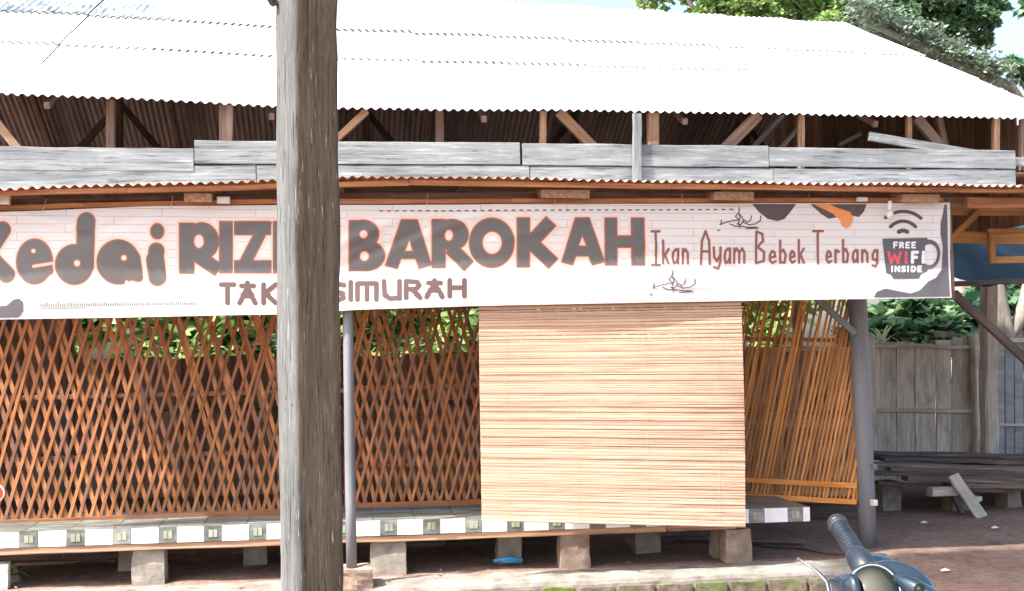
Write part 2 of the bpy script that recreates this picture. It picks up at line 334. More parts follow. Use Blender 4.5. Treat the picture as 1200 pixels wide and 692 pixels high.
# ------------------------------------------------------------------ ground
def gz(x, y):
    t = max(0.0, min(1.0, (7.80 - y) / 0.08)) * max(0.0, min(1.0, (y - 5.6) / 1.2)) * max(0.0, min(1.0, (3.75 - x) / 0.25))
    return -0.30 * t + 0.012 * noise.noise(Vector((x * 2.2, y * 2.2, 0))) + 0.008 * noise.noise(Vector((x * 7, y * 7, 3)))
def axis(lo, hi, step, far):
    a = list(np.arange(lo, hi + 1e-6, step)); k = step; l = [lo]; h = [hi]
    while h[-1] < far: k *= 1.6; h.append(h[-1] + k); l.append(l[-1] - k)
    return l[:0:-1] + a + h[1:]
xs, ys = axis(-4.5, 9, 0.09, 400), axis(4.5, 14, 0.08, 400)
mb = MB(); nx = len(xs)
vs = [(x, y, gz(x, y)) for y in ys for x in xs]
mb.add(vs, [(j * nx + i, j * nx + i + 1, (j + 1) * nx + i + 1, (j + 1) * nx + i) for j in range(len(ys) - 1) for i in range(nx - 1)])
tag(mb.obj('ground', M['dirt'], smooth=True), kind='structure')
mb = MB()
for k in range(420):
    x = random.uniform(-1, 9); y = random.uniform(6.3, 11.5)
    if x < 3.8 and y < 7.7: continue
    r = random.choice((0.004, 0.006, 0.009, 0.013)); z = gz(x, y)
    q = [Vector((math.cos(a) * r * random.uniform(.7, 1.3), math.sin(a) * r * random.uniform(.7, 1.3), 0)) for a in (0, 1.5, 3, 4.6)]
    c = Vector((x, y, z - 0.002)); mb.add([c + p for p in q] + [c + Vector((0, 0, r * .8))], [(0, 1, 4), (1, 2, 4), (2, 3, 4), (3, 0, 4)])
tag(mb.obj('ground_pebbles', M['concrete']), kind='stuff')

# ------------------------------------------------------------------ kerb
kerb = bpy.data.objects.new('kerb', None); COL.objects.link(kerb); tag(kerb, kind='structure'); kerb.location = (0, 7.8, 0)
bpy.context.view_layer.update()
KX1 = 3.72
mb = MB(); n = 190
prof = [(7.66, -0.30), (7.655, -0.022), (7.665, 0.004), (7.70, 0.018), (7.85, 0.020), (8.02, 0.016), (8.10, -0.02)]
vs = []
for i in range(n + 1):
    x = -4.2 + (KX1 + 4.2) * i / n
    for (y, z) in prof:
        vs.append((x, y + 0.016 * noise.noise(Vector((x * 4, z * 9, 1))), z + (0.012 * noise.noise(Vector((x * 5, y * 9, 5))) if z > -.1 else 0)))
k = len(prof)
mb.add(vs, [(i * k + j, (i + 1) * k + j, (i + 1) * k + j + 1, i * k + j + 1) for i in range(n) for j in range(k - 1)])
mb.obj('cement_capping', M['mortar'], kerb)
x = -4.2
while x < KX1 - .1:
    w = random.uniform(0.235, 0.30)
    rough_block('kerb_stone', (x + w / 2, 7.655, -0.186 + random.uniform(-.006, .006)), (w - 0.028, 0.07, 0.152), M['moss'], kerb, random.uniform(-.03, .03), 0.006)
    rough_block('kerb_stone', (x + w / 2 + .1, 7.655, -0.352), (w - 0.028, 0.07, 0.145), M['moss'], kerb, random.uniform(-.03, .03), 0.006)
    x += w
rough_block('kerb_stone', (KX1 + .03, 7.86, -0.12), (0.09, 0.36, 0.14), M['moss'], kerb, 0, .008)

# ------------------------------------------------------------------ shop building: roofs
shop = thing('shop_building', (1.0, 8.0, 0), 'open timber shop with sunlit corrugated metal roof and white weathered boards under its eave', 'shop')
bpy.context.view_layer.update()
def sheet_mesh(name, width, length, pitch=0.0665, amp=0.0095, mats=None, thick=0.003, rows=3, sag=0.004):
    mb = MB(); nw = int(width / pitch * 8); vs = []; 
    for j in range(rows + 1):
        for i in range(nw + 1):
            x = width * i / nw; z = amp * math.sin(2 * math.pi * x / pitch) + sag * math.sin(j * 2.1 + 1)
            vs.append((x, length * j / rows, z))
    top = len(vs); vs += [(x, y, z - thick) for x, y, z in vs]; a = nw + 1
    ft = [(j * a + i, j * a + i + 1, (j + 1) * a + i + 1, (j + 1) * a + i) for j in range(rows) for i in range(nw)]
    fb = [tuple(q + top for q in f[::-1]) for f in ft]
    fe = [(i, top + i, top + i + 1, i + 1) for i in range(nw)]
    mb.add(vs, ft, 0); mb.f += fb; mb.m += [1] * len(fb); mb.f += fe; mb.m += [1] * len(fe)
    return mb.mesh(name, mats or [M['sheet_top'], M['sheet_under']], True)
EAVE_Y, EAVE_Z, RIDGE_Y = 8.0, 3.385, 12.0
EV = [PY(x, y, 8.0) for x, y in ((-500, 100), (0, 111), (120, 115), (250, 122), (340, 127.5), (430, 129.3), (630, 130), (900, 134), (1200, 139.5), (1300, 141.5))]
def ez(x):
    if x <= EV[0].x: return EV[0].z
    for p, q in zip(EV, EV[1:]):
        if x <= q.x: return p.z + (q.z - p.z) * (x - p.x) / (q.x - p.x)
    return EV[-1].z
def ridge_z(x): return 5.47 - 0.028 * (x - 1.04)
XR = 5.74; SW = 0.732; PW = 11 * 0.0665
me_f = sheet_mesh('roof_sheet', 12 * 0.0665, 1.56)
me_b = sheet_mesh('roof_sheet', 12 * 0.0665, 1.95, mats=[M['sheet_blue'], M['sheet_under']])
ncol = 20
me_l = sheet_mesh('roof_sheet', 12 * 0.0665, 1.95)
for side in (1, -1):
    for ci in range(ncol):
        x0 = XR - 12 * .0665 - ci * PW
        rz = ridge_z(x0) ; run = 4.0; E0 = ez(x0); tl = math.atan2(ez(x0 + .73) - E0, .73)
        if side < 0: E0 = ez(x0); tl = 0
        sl_ = math.atan2(rz - E0, run); Ls = math.hypot(run, rz - E0)
        for row in range(3):
            d = row * 1.48 + random.uniform(-.006, .006)
            lift = 0.009 * row + (0.004 if ci % 2 else 0) + random.uniform(0, .002)
            if row == 2: d = Ls - 1.555
            if side == 1 and row == 2: d = Ls - 1.945
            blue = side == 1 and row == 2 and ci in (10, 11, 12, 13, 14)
            wy = math.cos(sl_) * d; wz = math.sin(sl_) * d
            if side == 1:
                mt = Matrix.Translation((x0, EAVE_Y + wy, E0 + wz + lift)) @ Matrix.Rotation(-tl, 4, 'Y') @ Matrix.Rotation(sl_, 4, 'X')
            else:
                mt = Matrix.Translation((x0 + 12 * .0665, 2 * RIDGE_Y - EAVE_Y - wy, E0 + wz + lift)) @ Matrix.Rotation(math.pi, 4, 'Z') @ Matrix.Rotation(sl_, 4, 'X')
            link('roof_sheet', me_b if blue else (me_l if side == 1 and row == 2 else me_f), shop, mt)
mb = MB(); pts = []
XL = XR - ncol * PW
nn = 40
for s in (-1, 1):
    vs = []
    for i in range(nn + 1):
        x = XL + (XR - XL) * i / nn; z = ridge_z(x) + 0.035 + .006 * math.sin(i * 2.7)
        vs += [(x, RIDGE_Y, z), (x, RIDGE_Y + s * .17, z - .088)]
    fs = [(2 * i, 2 * i + 1, 2 * i + 3, 2 * i + 2) for i in range(nn)]
    mb.add(vs, fs if s < 0 else [f[::-1] for f in fs])
mb.obj('ridge_cap', M['sheet_top'], shop)
# rafters and purlins under the roof
for x in np.arange(XL + .6, XR, 1.55):
    rz = ridge_z(x) - .1
    beam('rafter', (x, EAVE_Y + .12, ez(x) - .04), (x, RIDGE_Y, rz), 0.04, 0.05, M['brown_wood'], shop)
    beam('rafter', (x, 2 * RIDGE_Y - EAVE_Y - .06, EAVE_Z - .065), (x, RIDGE_Y, rz), 0.06, 0.09, M['brown_wood'], shop)
for t in (0.33, 0.66, 0.97):
    for s in (1, -1):
        y = RIDGE_Y - s * (1 - t) * 4.0; z = EAVE_Z + (ridge_z(1) - EAVE_Z) * t - .035
        beam('purlin', (XL, y, z + .05), (XR - .05, y, z - .1), 0.05, 0.05, M['brown_wood'], shop)
# gable truss timbers seen in the dark of the roof space
for (x, y) in ((0.2, 12.3), (2.6, 12.6), (-2.4, 12.2), (4.6, 12.4)):
    beam('king_post', (x, y, 3.2), (x, y - .2, 5.2), 0.1, 0.1, M['brown_wood'], shop, up=(0, 1, 0))
    beam('strut', (x - .9, y + .02, 3.2), (x, y + .02, 4.3), 0.07, 0.07, M['brown_wood'], shop)
    beam('strut', (x + .9, y + .02, 3.2), (x, y + .02, 4.3), 0.07, 0.07, M['brown_wood'], shop)
beam('tie_beam', (XL, 12.2, 3.25), (XR, 12.2, 3.25), 0.1, 0.12, M['brown_wood'], shop)
# timbers in the open strip between the eave and the white boards
def gapbeam(name, a, b, wpx, m, Y=8.12, h=0.05):
    p0, p1 = PY(a[0], a[1], Y), PY(b[0], b[1], Y); w = wpx * 8.0 / 1300
    return beam(name, p0, p1, h, w, m, shop, up=(0.05, -1, 0) if abs(p0.x - p1.x) < .3 and False else (0, -1, 0.02), seg=3)
def gb(name, a, b, wpx, m, Y=8.12, h=0.05):
    def cl(q, o):
        ev = np.interp(q[0], [-500, 0, 120, 250, 340, 430, 630, 900, 1200, 1300], [100, 111, 115, 122, 127.5, 129.3, 130, 134, 139.5, 141.5]) + 1.0
        if q[1] >= ev: return q
        t = (ev - q[1]) / (o[1] - q[1]); return (q[0] + (o[0] - q[0]) * t, ev)
    a, b = cl(a, b), cl(b, a)
    p0, p1 = PY(a[0], a[1], Y), PY(b[0], b[1], Y); w = wpx * 8.2 / 1300
    d = (p1 - p0).normalized(); up = Vector((0, -1, 0))
    return beam(name, p0, p1, w, h, m, shop, up=up, seg=3)
gb('brace', (-14, 130), (24, 178), 9, M['pale_wood'])
gb('stud', (265, 118), (265, 210), 15, M['brown_wood'])
gb('brace', (380, 178), (432, 128), 8, M['pale_wood'])
gb('stud', (636, 122), (636, 200), 8, M['pale_wood'])
gb('brace', (648, 124), (706, 184), 12, M['pale_wood'], 8.16)
gb('stud', (765, 124), (765, 200), 14, M['pale_wood'], 8.1)
gb('brace', (893, 130), (838, 186), 14, M['brown_wood'], 8.16)
gb('brace', (918, 134), (870, 186), 6, M['grey_board'], 8.35)
gb('brace', (935, 150), (905, 186), 6, M['grey_board'], 8.5)
gb('stud', (939, 128), (939, 200), 7, M['pale_wood'])
gb('stick', (984, 170), (1008, 157), 5, M['grey_board'], 8.5)
gb('stud', (1065, 130), (1065, 200), 6, M['pale_wood'])
gb('brace', (1070, 134), (1112, 184), 13, M['brown_wood'], 8.2)
gb('brace', (1098, 130), (1108, 176), 9, M['brown_wood'], 8.3)
gb('stud', (1167, 128), (1167, 200), 8, M['pale_wood'])
gb('stud', (1199, 128), (1199, 200), 9, M['brown_wood'])
for px in (-40, 130, 515, 1230): gb('stud', (px, 118), (px, 205), 10, M['brown_wood'], 8.3)
gb('loose_plank', (1018, 160), (1180, 188), 11, M['grey_board'], 8.06, .03)
gy = 8.15
while gy < 15.9:
    zt = EAVE_Z + (ridge_z(5.6) - EAVE_Z) * (1 - abs(gy - 12) / 4.0) - .12
    if zt > 2.95: beam('gable_board', (XR - .22, gy, 2.6), (XR - .22, gy, zt), .018, .205, M['wall_brown'], shop, up=(0, 1, 0), seg=1)
    gy += .2
for ci, x in enumerate(np.arange(-7.4, 5.5, 1.2)):
    mb = MB(); mb.box((x + .6, 10.77, 2.98 + .004 * (ci % 2)), (1.22, 5.4, .003)); mb.obj('sun_block_ceiling', M['wall_brown'], shop)  # unseen ceiling added to block the sun and darken the interior
# white weathered boards
def board(x0, x1, yt0, yt1, yb0, yb1, Y, m=None, name='fascia_board'):
    a, b_, c, d = PY(x0, yt0, Y), PY(x1, yt1, Y), PY(x0, yb0, Y), PY(x1, yb1, Y)
    p0, p1 = (a + c) / 2, (b_ + d) / 2; h = ((a - c).length + (b_ - d).length) / 2
    o = beam(name, p0, p1, 0.028, h, m or M['grey_board'], shop, up=(0, 0, 1), seg=14, jit=0.0022, ch=.004)
    return o
board(-90, 227, 171, 175, 199, 201, 8.03)
board(228, 609, 165, 168, 192, 193, 8.022)
board(612, 900, 168, 172, 194, 196, 8.024)
board(901, 1189, 172, 178, 196, 197, 8.022)
board(1178, 1260, 184, 188, 194, 198, 8.07)
board(-90, 300, 201, 194, 226, 216, 8.034)
board(301, 620, 194, 195, 217, 216, 8.03)
board(621, 905, 195, 198, 217, 218, 8.034)
board(906, 1189, 198, 199, 219, 220, 8.03)
a, b_ = PY(746.5, 133.5, 7.985), PY(746.5, 212, 7.985)
beam('batten', a, b_, 0.066, 0.03, M['grey_board'], shop, up=(0, -1, 0), seg=5)
# ------------------------------------------------------------------ awning
AW_PX = [(-120, 226), (0, 222), (100, 218.5), (200, 215.5), (330, 212), (420, 208), (520, 208), (700, 211.5), (900, 214.5), (1100, 217), (1300, 220)]
AY = 7.54
aw = [PY(x, y, AY) for x, y in AW_PX]
def awz(x):
    if x <= aw[0].x: return aw[0].z
    for p, q in zip(aw, aw[1:]):
        if x <= q.x: t = (x - p.x) / (q.x - p.x); return p.z + (q.z - p.z) * t
    return aw[-1].z
x = aw[0].x; i = 0
while x < 6.2:
    w = 12 * 0.0665
    mb = MB(); nw = 96; vs = []
    for j in range(3):
        y = AY + .5 * j / 2 * 1.0
        for k in range(nw + 1):
            xx = w * k / nw
            vs.append((xx, .26 * j, awz(x + xx) - awz(x) + .020 * j + 0.0095 * math.sin(2 * math.pi * xx / .0665) + .003 * (noise.noise(Vector(((x + xx) * 3, j, 0))))))
    top = len(vs); vs += [(a_, b2, c_ - .003) for a_, b2, c_ in vs]; q = nw + 1
    ft = [(j * q + k, j * q + k + 1, (j + 1) * q + k + 1, (j + 1) * q + k) for j in range(2) for k in range(nw)]
    mb.add(vs, ft, 0); fb = [tuple(z_ + top for z_ in f[::-1]) for f in ft]; fe = [(k, top + k, top + k + 1, k + 1) for k in range(nw)]
    mb.f += fb + fe; mb.m += [1] * (len(fb) + len(fe))
    link('awning_sheet', mb.mesh('awning_sheet', [M['sheet_top'], M['orange_wood']], True), shop, Matrix.Translation((x, AY + random.uniform(-.012, .006), awz(x) + (0.0045 if i % 2 else 0))))
    x += PW; i += 1
def aline(name, x0, x1, dy, dz, w, h, m, n=1):
    """timber following the sagging awning edge, split at sensible lengths"""
    xs_ = np.linspace(x0, x1, n + 1)
    for a_, c_ in zip(xs_, xs_[1:]):
        beam(name, (a_ + .002, AY + dy, awz(a_) + dz), (c_ - .002, AY + dy, awz(c_) + dz), w, h, m, shop, seg=8, jit=.003)
aline('eave_batten', -3.3, 6.0, .05, -.028, .035, .036, M['orange_wood'], 5)
aline('eave_beam', -3.3, 6.0, .33, -.08, .07, .09, M['brown_wood'], 4)
BT_PX = [(-120, 246), (0, 244.5), (100, 241), (320, 236.5), (600, 236), (1105, 234.5)]
for q0, q1 in zip(BT_PX, BT_PX[1:]): beam('banner_batten', PY(*q0, 7.76), PY(*q1, 7.76) - Vector((.002, 0, 0)), .03, .034, M['orange_wood'], shop, seg=6)
aline('eave_batten', 4.62, 6.0, .2, -.10, .05, .085, M['orange_wood'], 1)
for px, wpx in ((234, 30), (660, 58), (855, 50), (1072, 50)):
    a = PY(px, 224, AY + .19)
    beam('rafter_end', (a.x, AY + .10, awz(a.x) - .085), (a.x, AY + .6, awz(a.x) - .01), wpx * 7.8 / 1300, 0.06, M['pale_wood'] if wpx > 26 else M['orange_wood'], shop, seg=2)
for x in np.arange(-2.9, 6, .95):
    beam('rafter', (x, 8.08, 2.84), (x, 9.6, 2.92), .05, .07, M['brown_wood'], shop)
# right end frame beyond the banner
def fb(name, a, b, wpx, Y, m, h=.04, parent=None):
    p0, p1 = PY(a[0], a[1], Y), PY(b[0], b[1], Y); d = Y / 0.93
    return beam(name, p0, p1, wpx * d / 1300, h, m, parent or shop, up=(0, -1, 0), seg=3)
fb('end_post', (1108, 236), (1113, 350), 11, 7.80, M['brown_wood'])
fb('frame_beam', (1112, 245), (1260, 246), 15, 8.3, M['tan_wood'])
fb('frame_beam', (1112, 278), (1260, 281), 14, 8.6, M['tan_wood'])
fb('frame_brace', (1112, 282), (1146, 248), 8, 8.25, M['tan_wood'])
fb('frame_upright', (1161, 269), (1163, 309), 8, 8.5, M['tan_wood'])
fb('frame_rail', (1166, 305), (1260, 304), 8, 8.5, M['tan_wood'])
fb('frame_rail', (1157, 271), (1260, 270), 5, 8.48, M['tan_wood'])
fb('knee_brace', (1118, 344), (1262, 476), 10, 8.7, M['lumber'])
fb('stud', (1172, 252), (1176, 268), 7, 8.7, M['pale_wood'])
# steel poles
def pole(pb, pt, r, label):
    mb = MB(); mb.smooth = True
    mb.tube([pb + (pt - pb) * (i / 6) for i in range(7)], r, 20)
    o = link('steel_pole', mb.mesh('steel_pole', M['pole_paint']), shop); o['label'] = label; return o
pole(PZ(1017, 640, 0.0), PY(1003, 350, 8.40) + Vector((0, 0, .8)), 0.074, 'grey painted pole standing in the dirt at the right end')
pl0 = PY(412, 664, 7.76); pl0.z = .14
pole(pl0, PY(406, 364, 7.86) + Vector((0, 0, .75)), 0.036, 'thin grey painted pole standing on a stone behind the timber post')
beam('pole_bracket', PY(952, 345, 8.38), PY(1002, 390, 8.38), .05, .03, M['pole_paint'], shop, up=(0, -1, 0))
rough_block('pole_footing', (pl0.x, 7.77, -.02), (.27, .26, .16), M['block_red'], shop, .1, .012)
# interior: back and side walls
WY = 13.2
def wallboards(x0, x1, ztop, y=WY, step=.17, name='wall_board'):
    x = x0
    while x < x1:
        w = step * random.uniform(.85, 1.15); zt = ztop + random.uniform(-.03, .03)
        beam(name, (x + w / 2, y + .022 * (int(x * 97) % 2), 0.0), (x + w / 2, y + .022 * (int(x * 97) % 2), zt), w + .012, .018, M['wall_brown'], shop, up=(0, 1, 0), seg=1, ch=.003)
        x += w
wallboards(-7.6, -3.15, 2.9)
wallboards(-3.15, 6.9, 1.60)
beam('wall_rail', (-7, WY - .05, 1.02), (6.9, WY - .05, 1.02), .05, .07, M['lumber'], shop)
for x in (-3.15, -.6, 1.9, 5.55):
    beam('wall_post', (x, WY - .03, 0), (x, WY - .03, 3.3), .1, .1, M['brown_wood'], shop, up=(0, 1, 0))
beam('wall_plate', (-5.2, 15.8, 3.3), (5.6, 15.8, 3.3), .1, .12, M['brown_wood'], shop)
y = 8.9
while y < WY:
    beam('wall_board', (-5.2, y, 0), (-5.2, y, 3.0), .02, .2, M['wall_brown'], shop, up=(0, 1, 0), seg=1); y += .21
beam('ceiling_joist', (-5.2, 10.2, 2.95), (5.6, 10.2, 2.95), .08, .12, M['brown_wood'], shop)
beam('ceiling_joist', (-5.2, 12.6, 3.0), (5.6, 12.6, 3.0), .08, .12, M['brown_wood'], shop)

# ------------------------------------------------------------------ lattice screens
box_unit = {}
def slat_mesh(m, w, t):
    w = round(w, 4)
    k = (m.name, w, t)
    if k not in box_unit: box_unit[k] = [beam_mesh('slat', 1.0, w, t, m, 3, 0.0012, .001) for _ in range(4)]
    return random.choice(box_unit[k])
def lattice(c00, c10, c01, c11, label, pitch, lean, m, w=.024, t=.006, both=True, rail=None, group='lattice screens of the shop', extra=(), slatname='slat', ajit=.012, back=None):
    """corners: bottom left, bottom right, top left, top right"""
    th = thing('lattice_screen', (c00 + c10) / 2, label, 'lattice screen', group); bpy.context.view_layer.update()
    W = ((c10 - c00).length + (c11 - c01).length) / 2; H = ((c01 - c00).length + (c11 - c10).length) / 2
    nrm = (c10 - c00).cross(c01 - c00).normalized()
    def S(u, v): 
        u /= W; v /= H
        return (c00 * (1 - u) + c10 * u) * (1 - v) + (c01 * (1 - u) + c11 * u) * v
    for layer, sg in (((0, 1), (1, -1)) if both else ((0, 1),)):
        run = lean * H; u0 = -max(run, 0) - pitch; k = 0
        while u0 < W + abs(run) + pitch:
            a_, b_ = u0 + random.uniform(-.004, .004), u0 + run + random.uniform(-ajit, ajit) * 2
            if sg < 0: a_, b_ = W - a_, W - b_
            v0, v1 = 0.0, H
            # clip to [0,W]
            if a_ != b_:
                def cl(uu): return (uu - a_) / (b_ - a_) * H
                lo, hi = sorted((cl(0), cl(W))); v0, v1 = max(0, lo), min(H, hi)
            if v1 - v0 > .05 and min(a_, b_) < W and max(a_, b_) > 0:
                ua, ub = a_ + (b_ - a_) * v0 / H, a_ + (b_ - a_) * v1 / H
                p, q = S(ua, v0) + nrm * (.0075 * layer * -1), S(ub, v1) + nrm * (.0075 * layer * -1)
                mtx, L = frame(p, q, nrm)
                mtx = mtx @ Matrix.Diagonal((L, 1, 1, 1))
                link(slatname, slat_mesh(m, w * ((.80, 1.12)[layer] if both else 1), t), th, mtx)
            u0 += pitch * random.uniform(.93, 1.07)
    for (v, hw) in ((0.0, .03), (H, .03)) + tuple(extra):
        o = -nrm * .028
        beam('rail', S(0, v) + nrm * .014, S(W, v) + nrm * .014, .018, hw * 1.4, rail or m, th, up=(0, 0, 1), seg=6)
    for u in (0.008, W - .008):
        beam('stile', S(u, 0) - nrm * .03, S(u, H) - nrm * .03, .03, .02, rail or m, th, up=nrm, seg=3)
    if back:
        for (v, x0, x1) in back:
            beam('back_rail', S(x0, v) - nrm * .035, S(x1, v) - nrm * .035, .02, .035, M['slat_red'], th, up=(0, 0, 1), seg=6)
    return th
LY = 8.6
lattice(PY(-110, 616, LY), PY(398, 596, LY), PY(-110, 368, LY), PY(398, 362, LY),
        'varnished diamond lattice screen left of the timber post', .073, .29, M['slat_red'], w=.028, ajit=.02, back=((.9, 0, 3.2), (.45, .5, 3)))
lattice(PY(404, 592, LY), PY(866, 577, LY), PY(404, 360, LY), PY(866, 352, LY),
        'varnished diamond lattice screen between the timber post and the bamboo blind', .070, .27, M['slat_red'], w=.027, ajit=.02, back=((.9, 0, 2.9), (.3, 0, 2)))
lattice(PY(860, 579, 8.95), PY(1004, 587, 8.5), PY(860, 345, 8.95), PY(1004, 345, 8.5),
        'honey coloured lattice screen of leaning slats beside the grey pole', .034, .20, M['slat_orange'], w=.019, both=False, extra=((.13, .03),), back=((.7, 0, .95), (1.3, .1, .9)), ajit=.010)
lattice(PY(864, 577, 9.5), PY(1010, 577, 9.5), PY(864, 408, 9.5), PY(1010, 408, 9.5),
        'brown upright slatted screen standing behind the honey coloured lattice', .045, .03, M['pale_wood'], w=.034, both=False, extra=((.62, .05),), ajit=.012)

# ------------------------------------------------------------------ tiled bench platform
bench = thing('tiled_bench', (0.5, 8.5, 0), 'long low tiled seating platform with white front tiles on concrete blocks', 'bench'); bpy.context.view_layer.update()
BT = 0.405; BX0, BX1 = -3.9, PY(949, 600, 8.1).x; BY0, BY1 = 8.1, 8.98
mb = MB(); mb.box(((BX0 + BX1) / 2 - .03, (BY0 + BY1) / 2 + .01, BT - .062), (BX1 - BX0 - .07, BY1 - BY0 - .03, .1)); mb.obj('slab', M['grout'], bench)
beam('edge_board', (BX0, BY0 + .03, BT - .135), (2.35, BY0 + .03, BT - .135), .05, .048, M['pale_wood'], bench, seg=24, jit=.003)
o = beam('edge_board', (2.36, BY0 + .045, BT - .135), (2.9, BY0 + .045, BT - .135), .05, .04, M['pale_wood'], bench, seg=6, jit=.003)
beam('edge_board', (BX0, BY1 - .05, BT - .135), (BX1, BY1 - .05, BT - .135), .05, .048, M['lumber'], bench, seg=24)
def tile(x, w, z0, z1, m, y=BY0, name='front_tile', t=.008):
    mb = MB(); mb.box((0, 0, 0), (w, t, z1 - z0)); return link(name, mb.mesh(name, m), bench, Matrix.Translation((x + w / 2, y + random.uniform(-.0012, .0012), (z0 + z1) / 2)) @ Matrix.Rotation(random.uniform(-.006, .006), 4, 'Y'))
zt0, zt1 = BT - .110, BT - .004
x = -2.107 - 5 * .3072
me_w = None
while x < BX1 - .01:
    w = min(.187, BX1 - x)
    tile(x + .002, w - .004, zt0, zt1, M['tile_white'])
    x2 = x + .187
    if x2 < BX1 - .1:
        tile(x2 + .001, .118, zt0, zt1, M['tile_green'])
        for s in (0, 1):
            mb = MB(); mb.box((0, 0, 0), (.027, .006, .052)); link('tile_inset', mb.mesh('tile_inset', M['tile_cream']), bench, Matrix.Translation((x2 + .045 + s * .032, BY0 - .005, BT - .055)))
    x += .3072
mb = MB(); mb.box((0, 0, 0), (.294, .284, .008)); tm = mb.mesh('top_tile', M['tile_green'])
mb = MB(); mb.box((0, 0, 0), (.294, .284, .008)); tm2 = mb.mesh('top_tile', M['tile_cream'])
x = BX1 - .148; 
while x > BX0:
    for j in range(3):
        link('top_tile', tm, bench, Matrix.Translation((x, BY0 + .142 + j * .29, BT - .008 + random.uniform(-.001, .001))) @ Matrix.Rotation(random.choice((0, math.pi)), 4, 'Z'))
    x -= .3
def leg(px, wpx, Y, m, h=None, tp=.06):
    a = PY(px, 650, Y); rough_block('leg', (a.x, Y, -.01), (wpx * Y / 1300 * 1.02, .16, (BT - .155) + .008), m, bench, random.uniform(-.1, .1), .006, tp)
for px, wpx, Y, m in ((-60, 40, 8.24, 'concrete'), (176, 36, 8.22, 'concrete'), (152, 20, 8.75, 'concrete'), (455, 42, 8.22, 'concrete'), (596, 28, 8.5, 'concrete'),
                      (672, 36, 8.22, 'block_red'), (757, 30, 8.7, 'concrete'), (862, 32, 8.21, 'block_red'), (300, 26, 8.8, 'concrete'), (842, 16, 8.4, 'block_red')):
    leg(px, wpx, Y, M[m])
for k in range(6): beam('added_dark_board', (-4.2 + k * 1.0, 9.2 + .03 * (k % 2), .16), (-3.22 + k * 1.0, 9.2 + .03 * (k % 2), .165), .022, .30, M['lumber'], bench, seg=5, jit=.004)  # made-up dark boards, added to darken the space under the bench
beam('back_plank', (2.0, 9.2, .22), (4.3, 9.05, .22), .03, .14, M['lumber'], bench, seg=6)
# things under and beside the bench
a = PZ(597, 659, .02)
mb = MB(); mb.smooth = True
mb.tube([a + Vector((-.12, 0, .02)), a + Vector((0, .01, .032)), a + Vector((.1, -.01, .02))], [.014, .02, .012], 8); mb.box(a + Vector((0.02, .03, .012)), (.16, .09, .014))
tag(mb.obj('plastic_scrap', M['blue_plastic']), 'light blue plastic scrap lying on the cement below the bench', 'litter')
a = PZ(790, 640, 0)
for i, (dx, dy, s, lab) in enumerate(((0, 0.35, .13, 'rounded grey rock under the right end of the bench'), (-.28, .25, .07, 'small grey rock left of the rounded rock under the bench'), (.32, 1.0, .10, 'grey rock lying behind the bench blocks'))):
    tag(rough_block('rock', (a.x + dx, a.y + dy, -.01), (s * 1.5, s * 1.2, s), M['concrete'], None, .4 * i, s * .1, .25), lab, 'rock')
p = PZ(705, 648, 0); q = PZ(905, 640, 0)
tag(beam('loose_plank', Vector((p.x + .45, 9.25, .03)), Vector((q.x + .3, 8.75, .04)), .10, .03, M['lumber'], seg=5), 'dark plank lying on the dirt under the right end of the bench', 'plank')
# white block and weed at far left
a = PZ(4, 690, -.0)
tag(rough_block('painted_block', (PY(3, 660, 8.2).x, 8.2, -.01), (.09, .1, .19), M['white_plastic'], None, .1, .004), 'small white block under the bench at the far left edge', 'block')

# ------------------------------------------------------------------ bamboo blind
BLY = 7.785
blind = thing('bamboo_blind', PY(715, 612, BLY), 'sunlit bamboo roll blind hanging below the banner', 'blind'); bpy.context.view_layer.update()
def bl(u, v):   # u 0..1 across, v 0..1 downward
    xl = 561 + 3 * v; xr = 868.5 + 4 * v
    yt = 352 - 6 * u; ybm = 607 + 8 * u
    p = PY(xl + (xr - xl) * u, yt + (ybm - yt) * v, BLY)
    p.y += .012 * math.sin(v * 5 + u * 2) + .008 * math.sin(u * 5 + v) - .02 * v
    return p
v = 0.0; k = 0
while v < 0.998:
    dv = random.choice((.010, .0125, .0150, .0175)); dv = min(dv, 1 - v)
    mb = MB(); n = 16; vs = []
    H_ = 1.60 * dv; dk = random.uniform(-.0035, .0035); gap = random.choice((.0003, .0004, .0006, .0008, .0020)) if random.random() < .9 else .0036
    for i in range(n + 1):
        u = i / n; c = bl(u, v + dv / 2 + .0009 * noise.noise(Vector((u * 3, k * 7.1, 0)))); hh = (H_ - gap) / 2
        yo = dk + .0015 * noise.noise(Vector((u * 4, k, 5)))
        for (oy, oz) in ((-.0040, -hh * .86), (-.0046, 0), (-.0040, hh * .86), (0, hh), (.002, 0), (0, -hh)):
            vs.append((c.x, c.y + oy + yo, c.z + oz))
    fs = [(i * 6 + j, (i + 1) * 6 + j, (i + 1) * 6 + (j + 1) % 6, i * 6 + (j + 1) % 6) for i in range(n) for j in range(6)]
    fs += [(5, 4, 3, 2, 1, 0), tuple(n * 6 + j for j in range(6))]
    mb.add(vs, fs)
    # local frame: grain along X
    o = mb.obj('slat', M['blind_slat'], blind)
    v += dv; k += 1
mb = MB()
mb.add([bl(0.01, 0.0) + Vector((0, .012, 0)), bl(.99, 0.0) + Vector((0, .012, 0)), bl(.99, .995) + Vector((0, .012, 0)), bl(0.01, .995) + Vector((0, .012, 0))], [(0, 1, 2, 3)])
bk = M['cord']
for u in (.10, .37, .63, .90):
    mb = MB(); mb.tube([bl(u, q / 20) + Vector((0, -.0075, 0)) for q in range(21)], .0008, 5); mb.obj('cord', M['cord'], blind)
mb = MB(); mb.tube([bl(u / 8, 1.0) + Vector((0, -.002, -.003)) for u in range(9)], .009, 8, caps=True); mb.obj('bottom_rod', M['blind_slat'], blind, True)
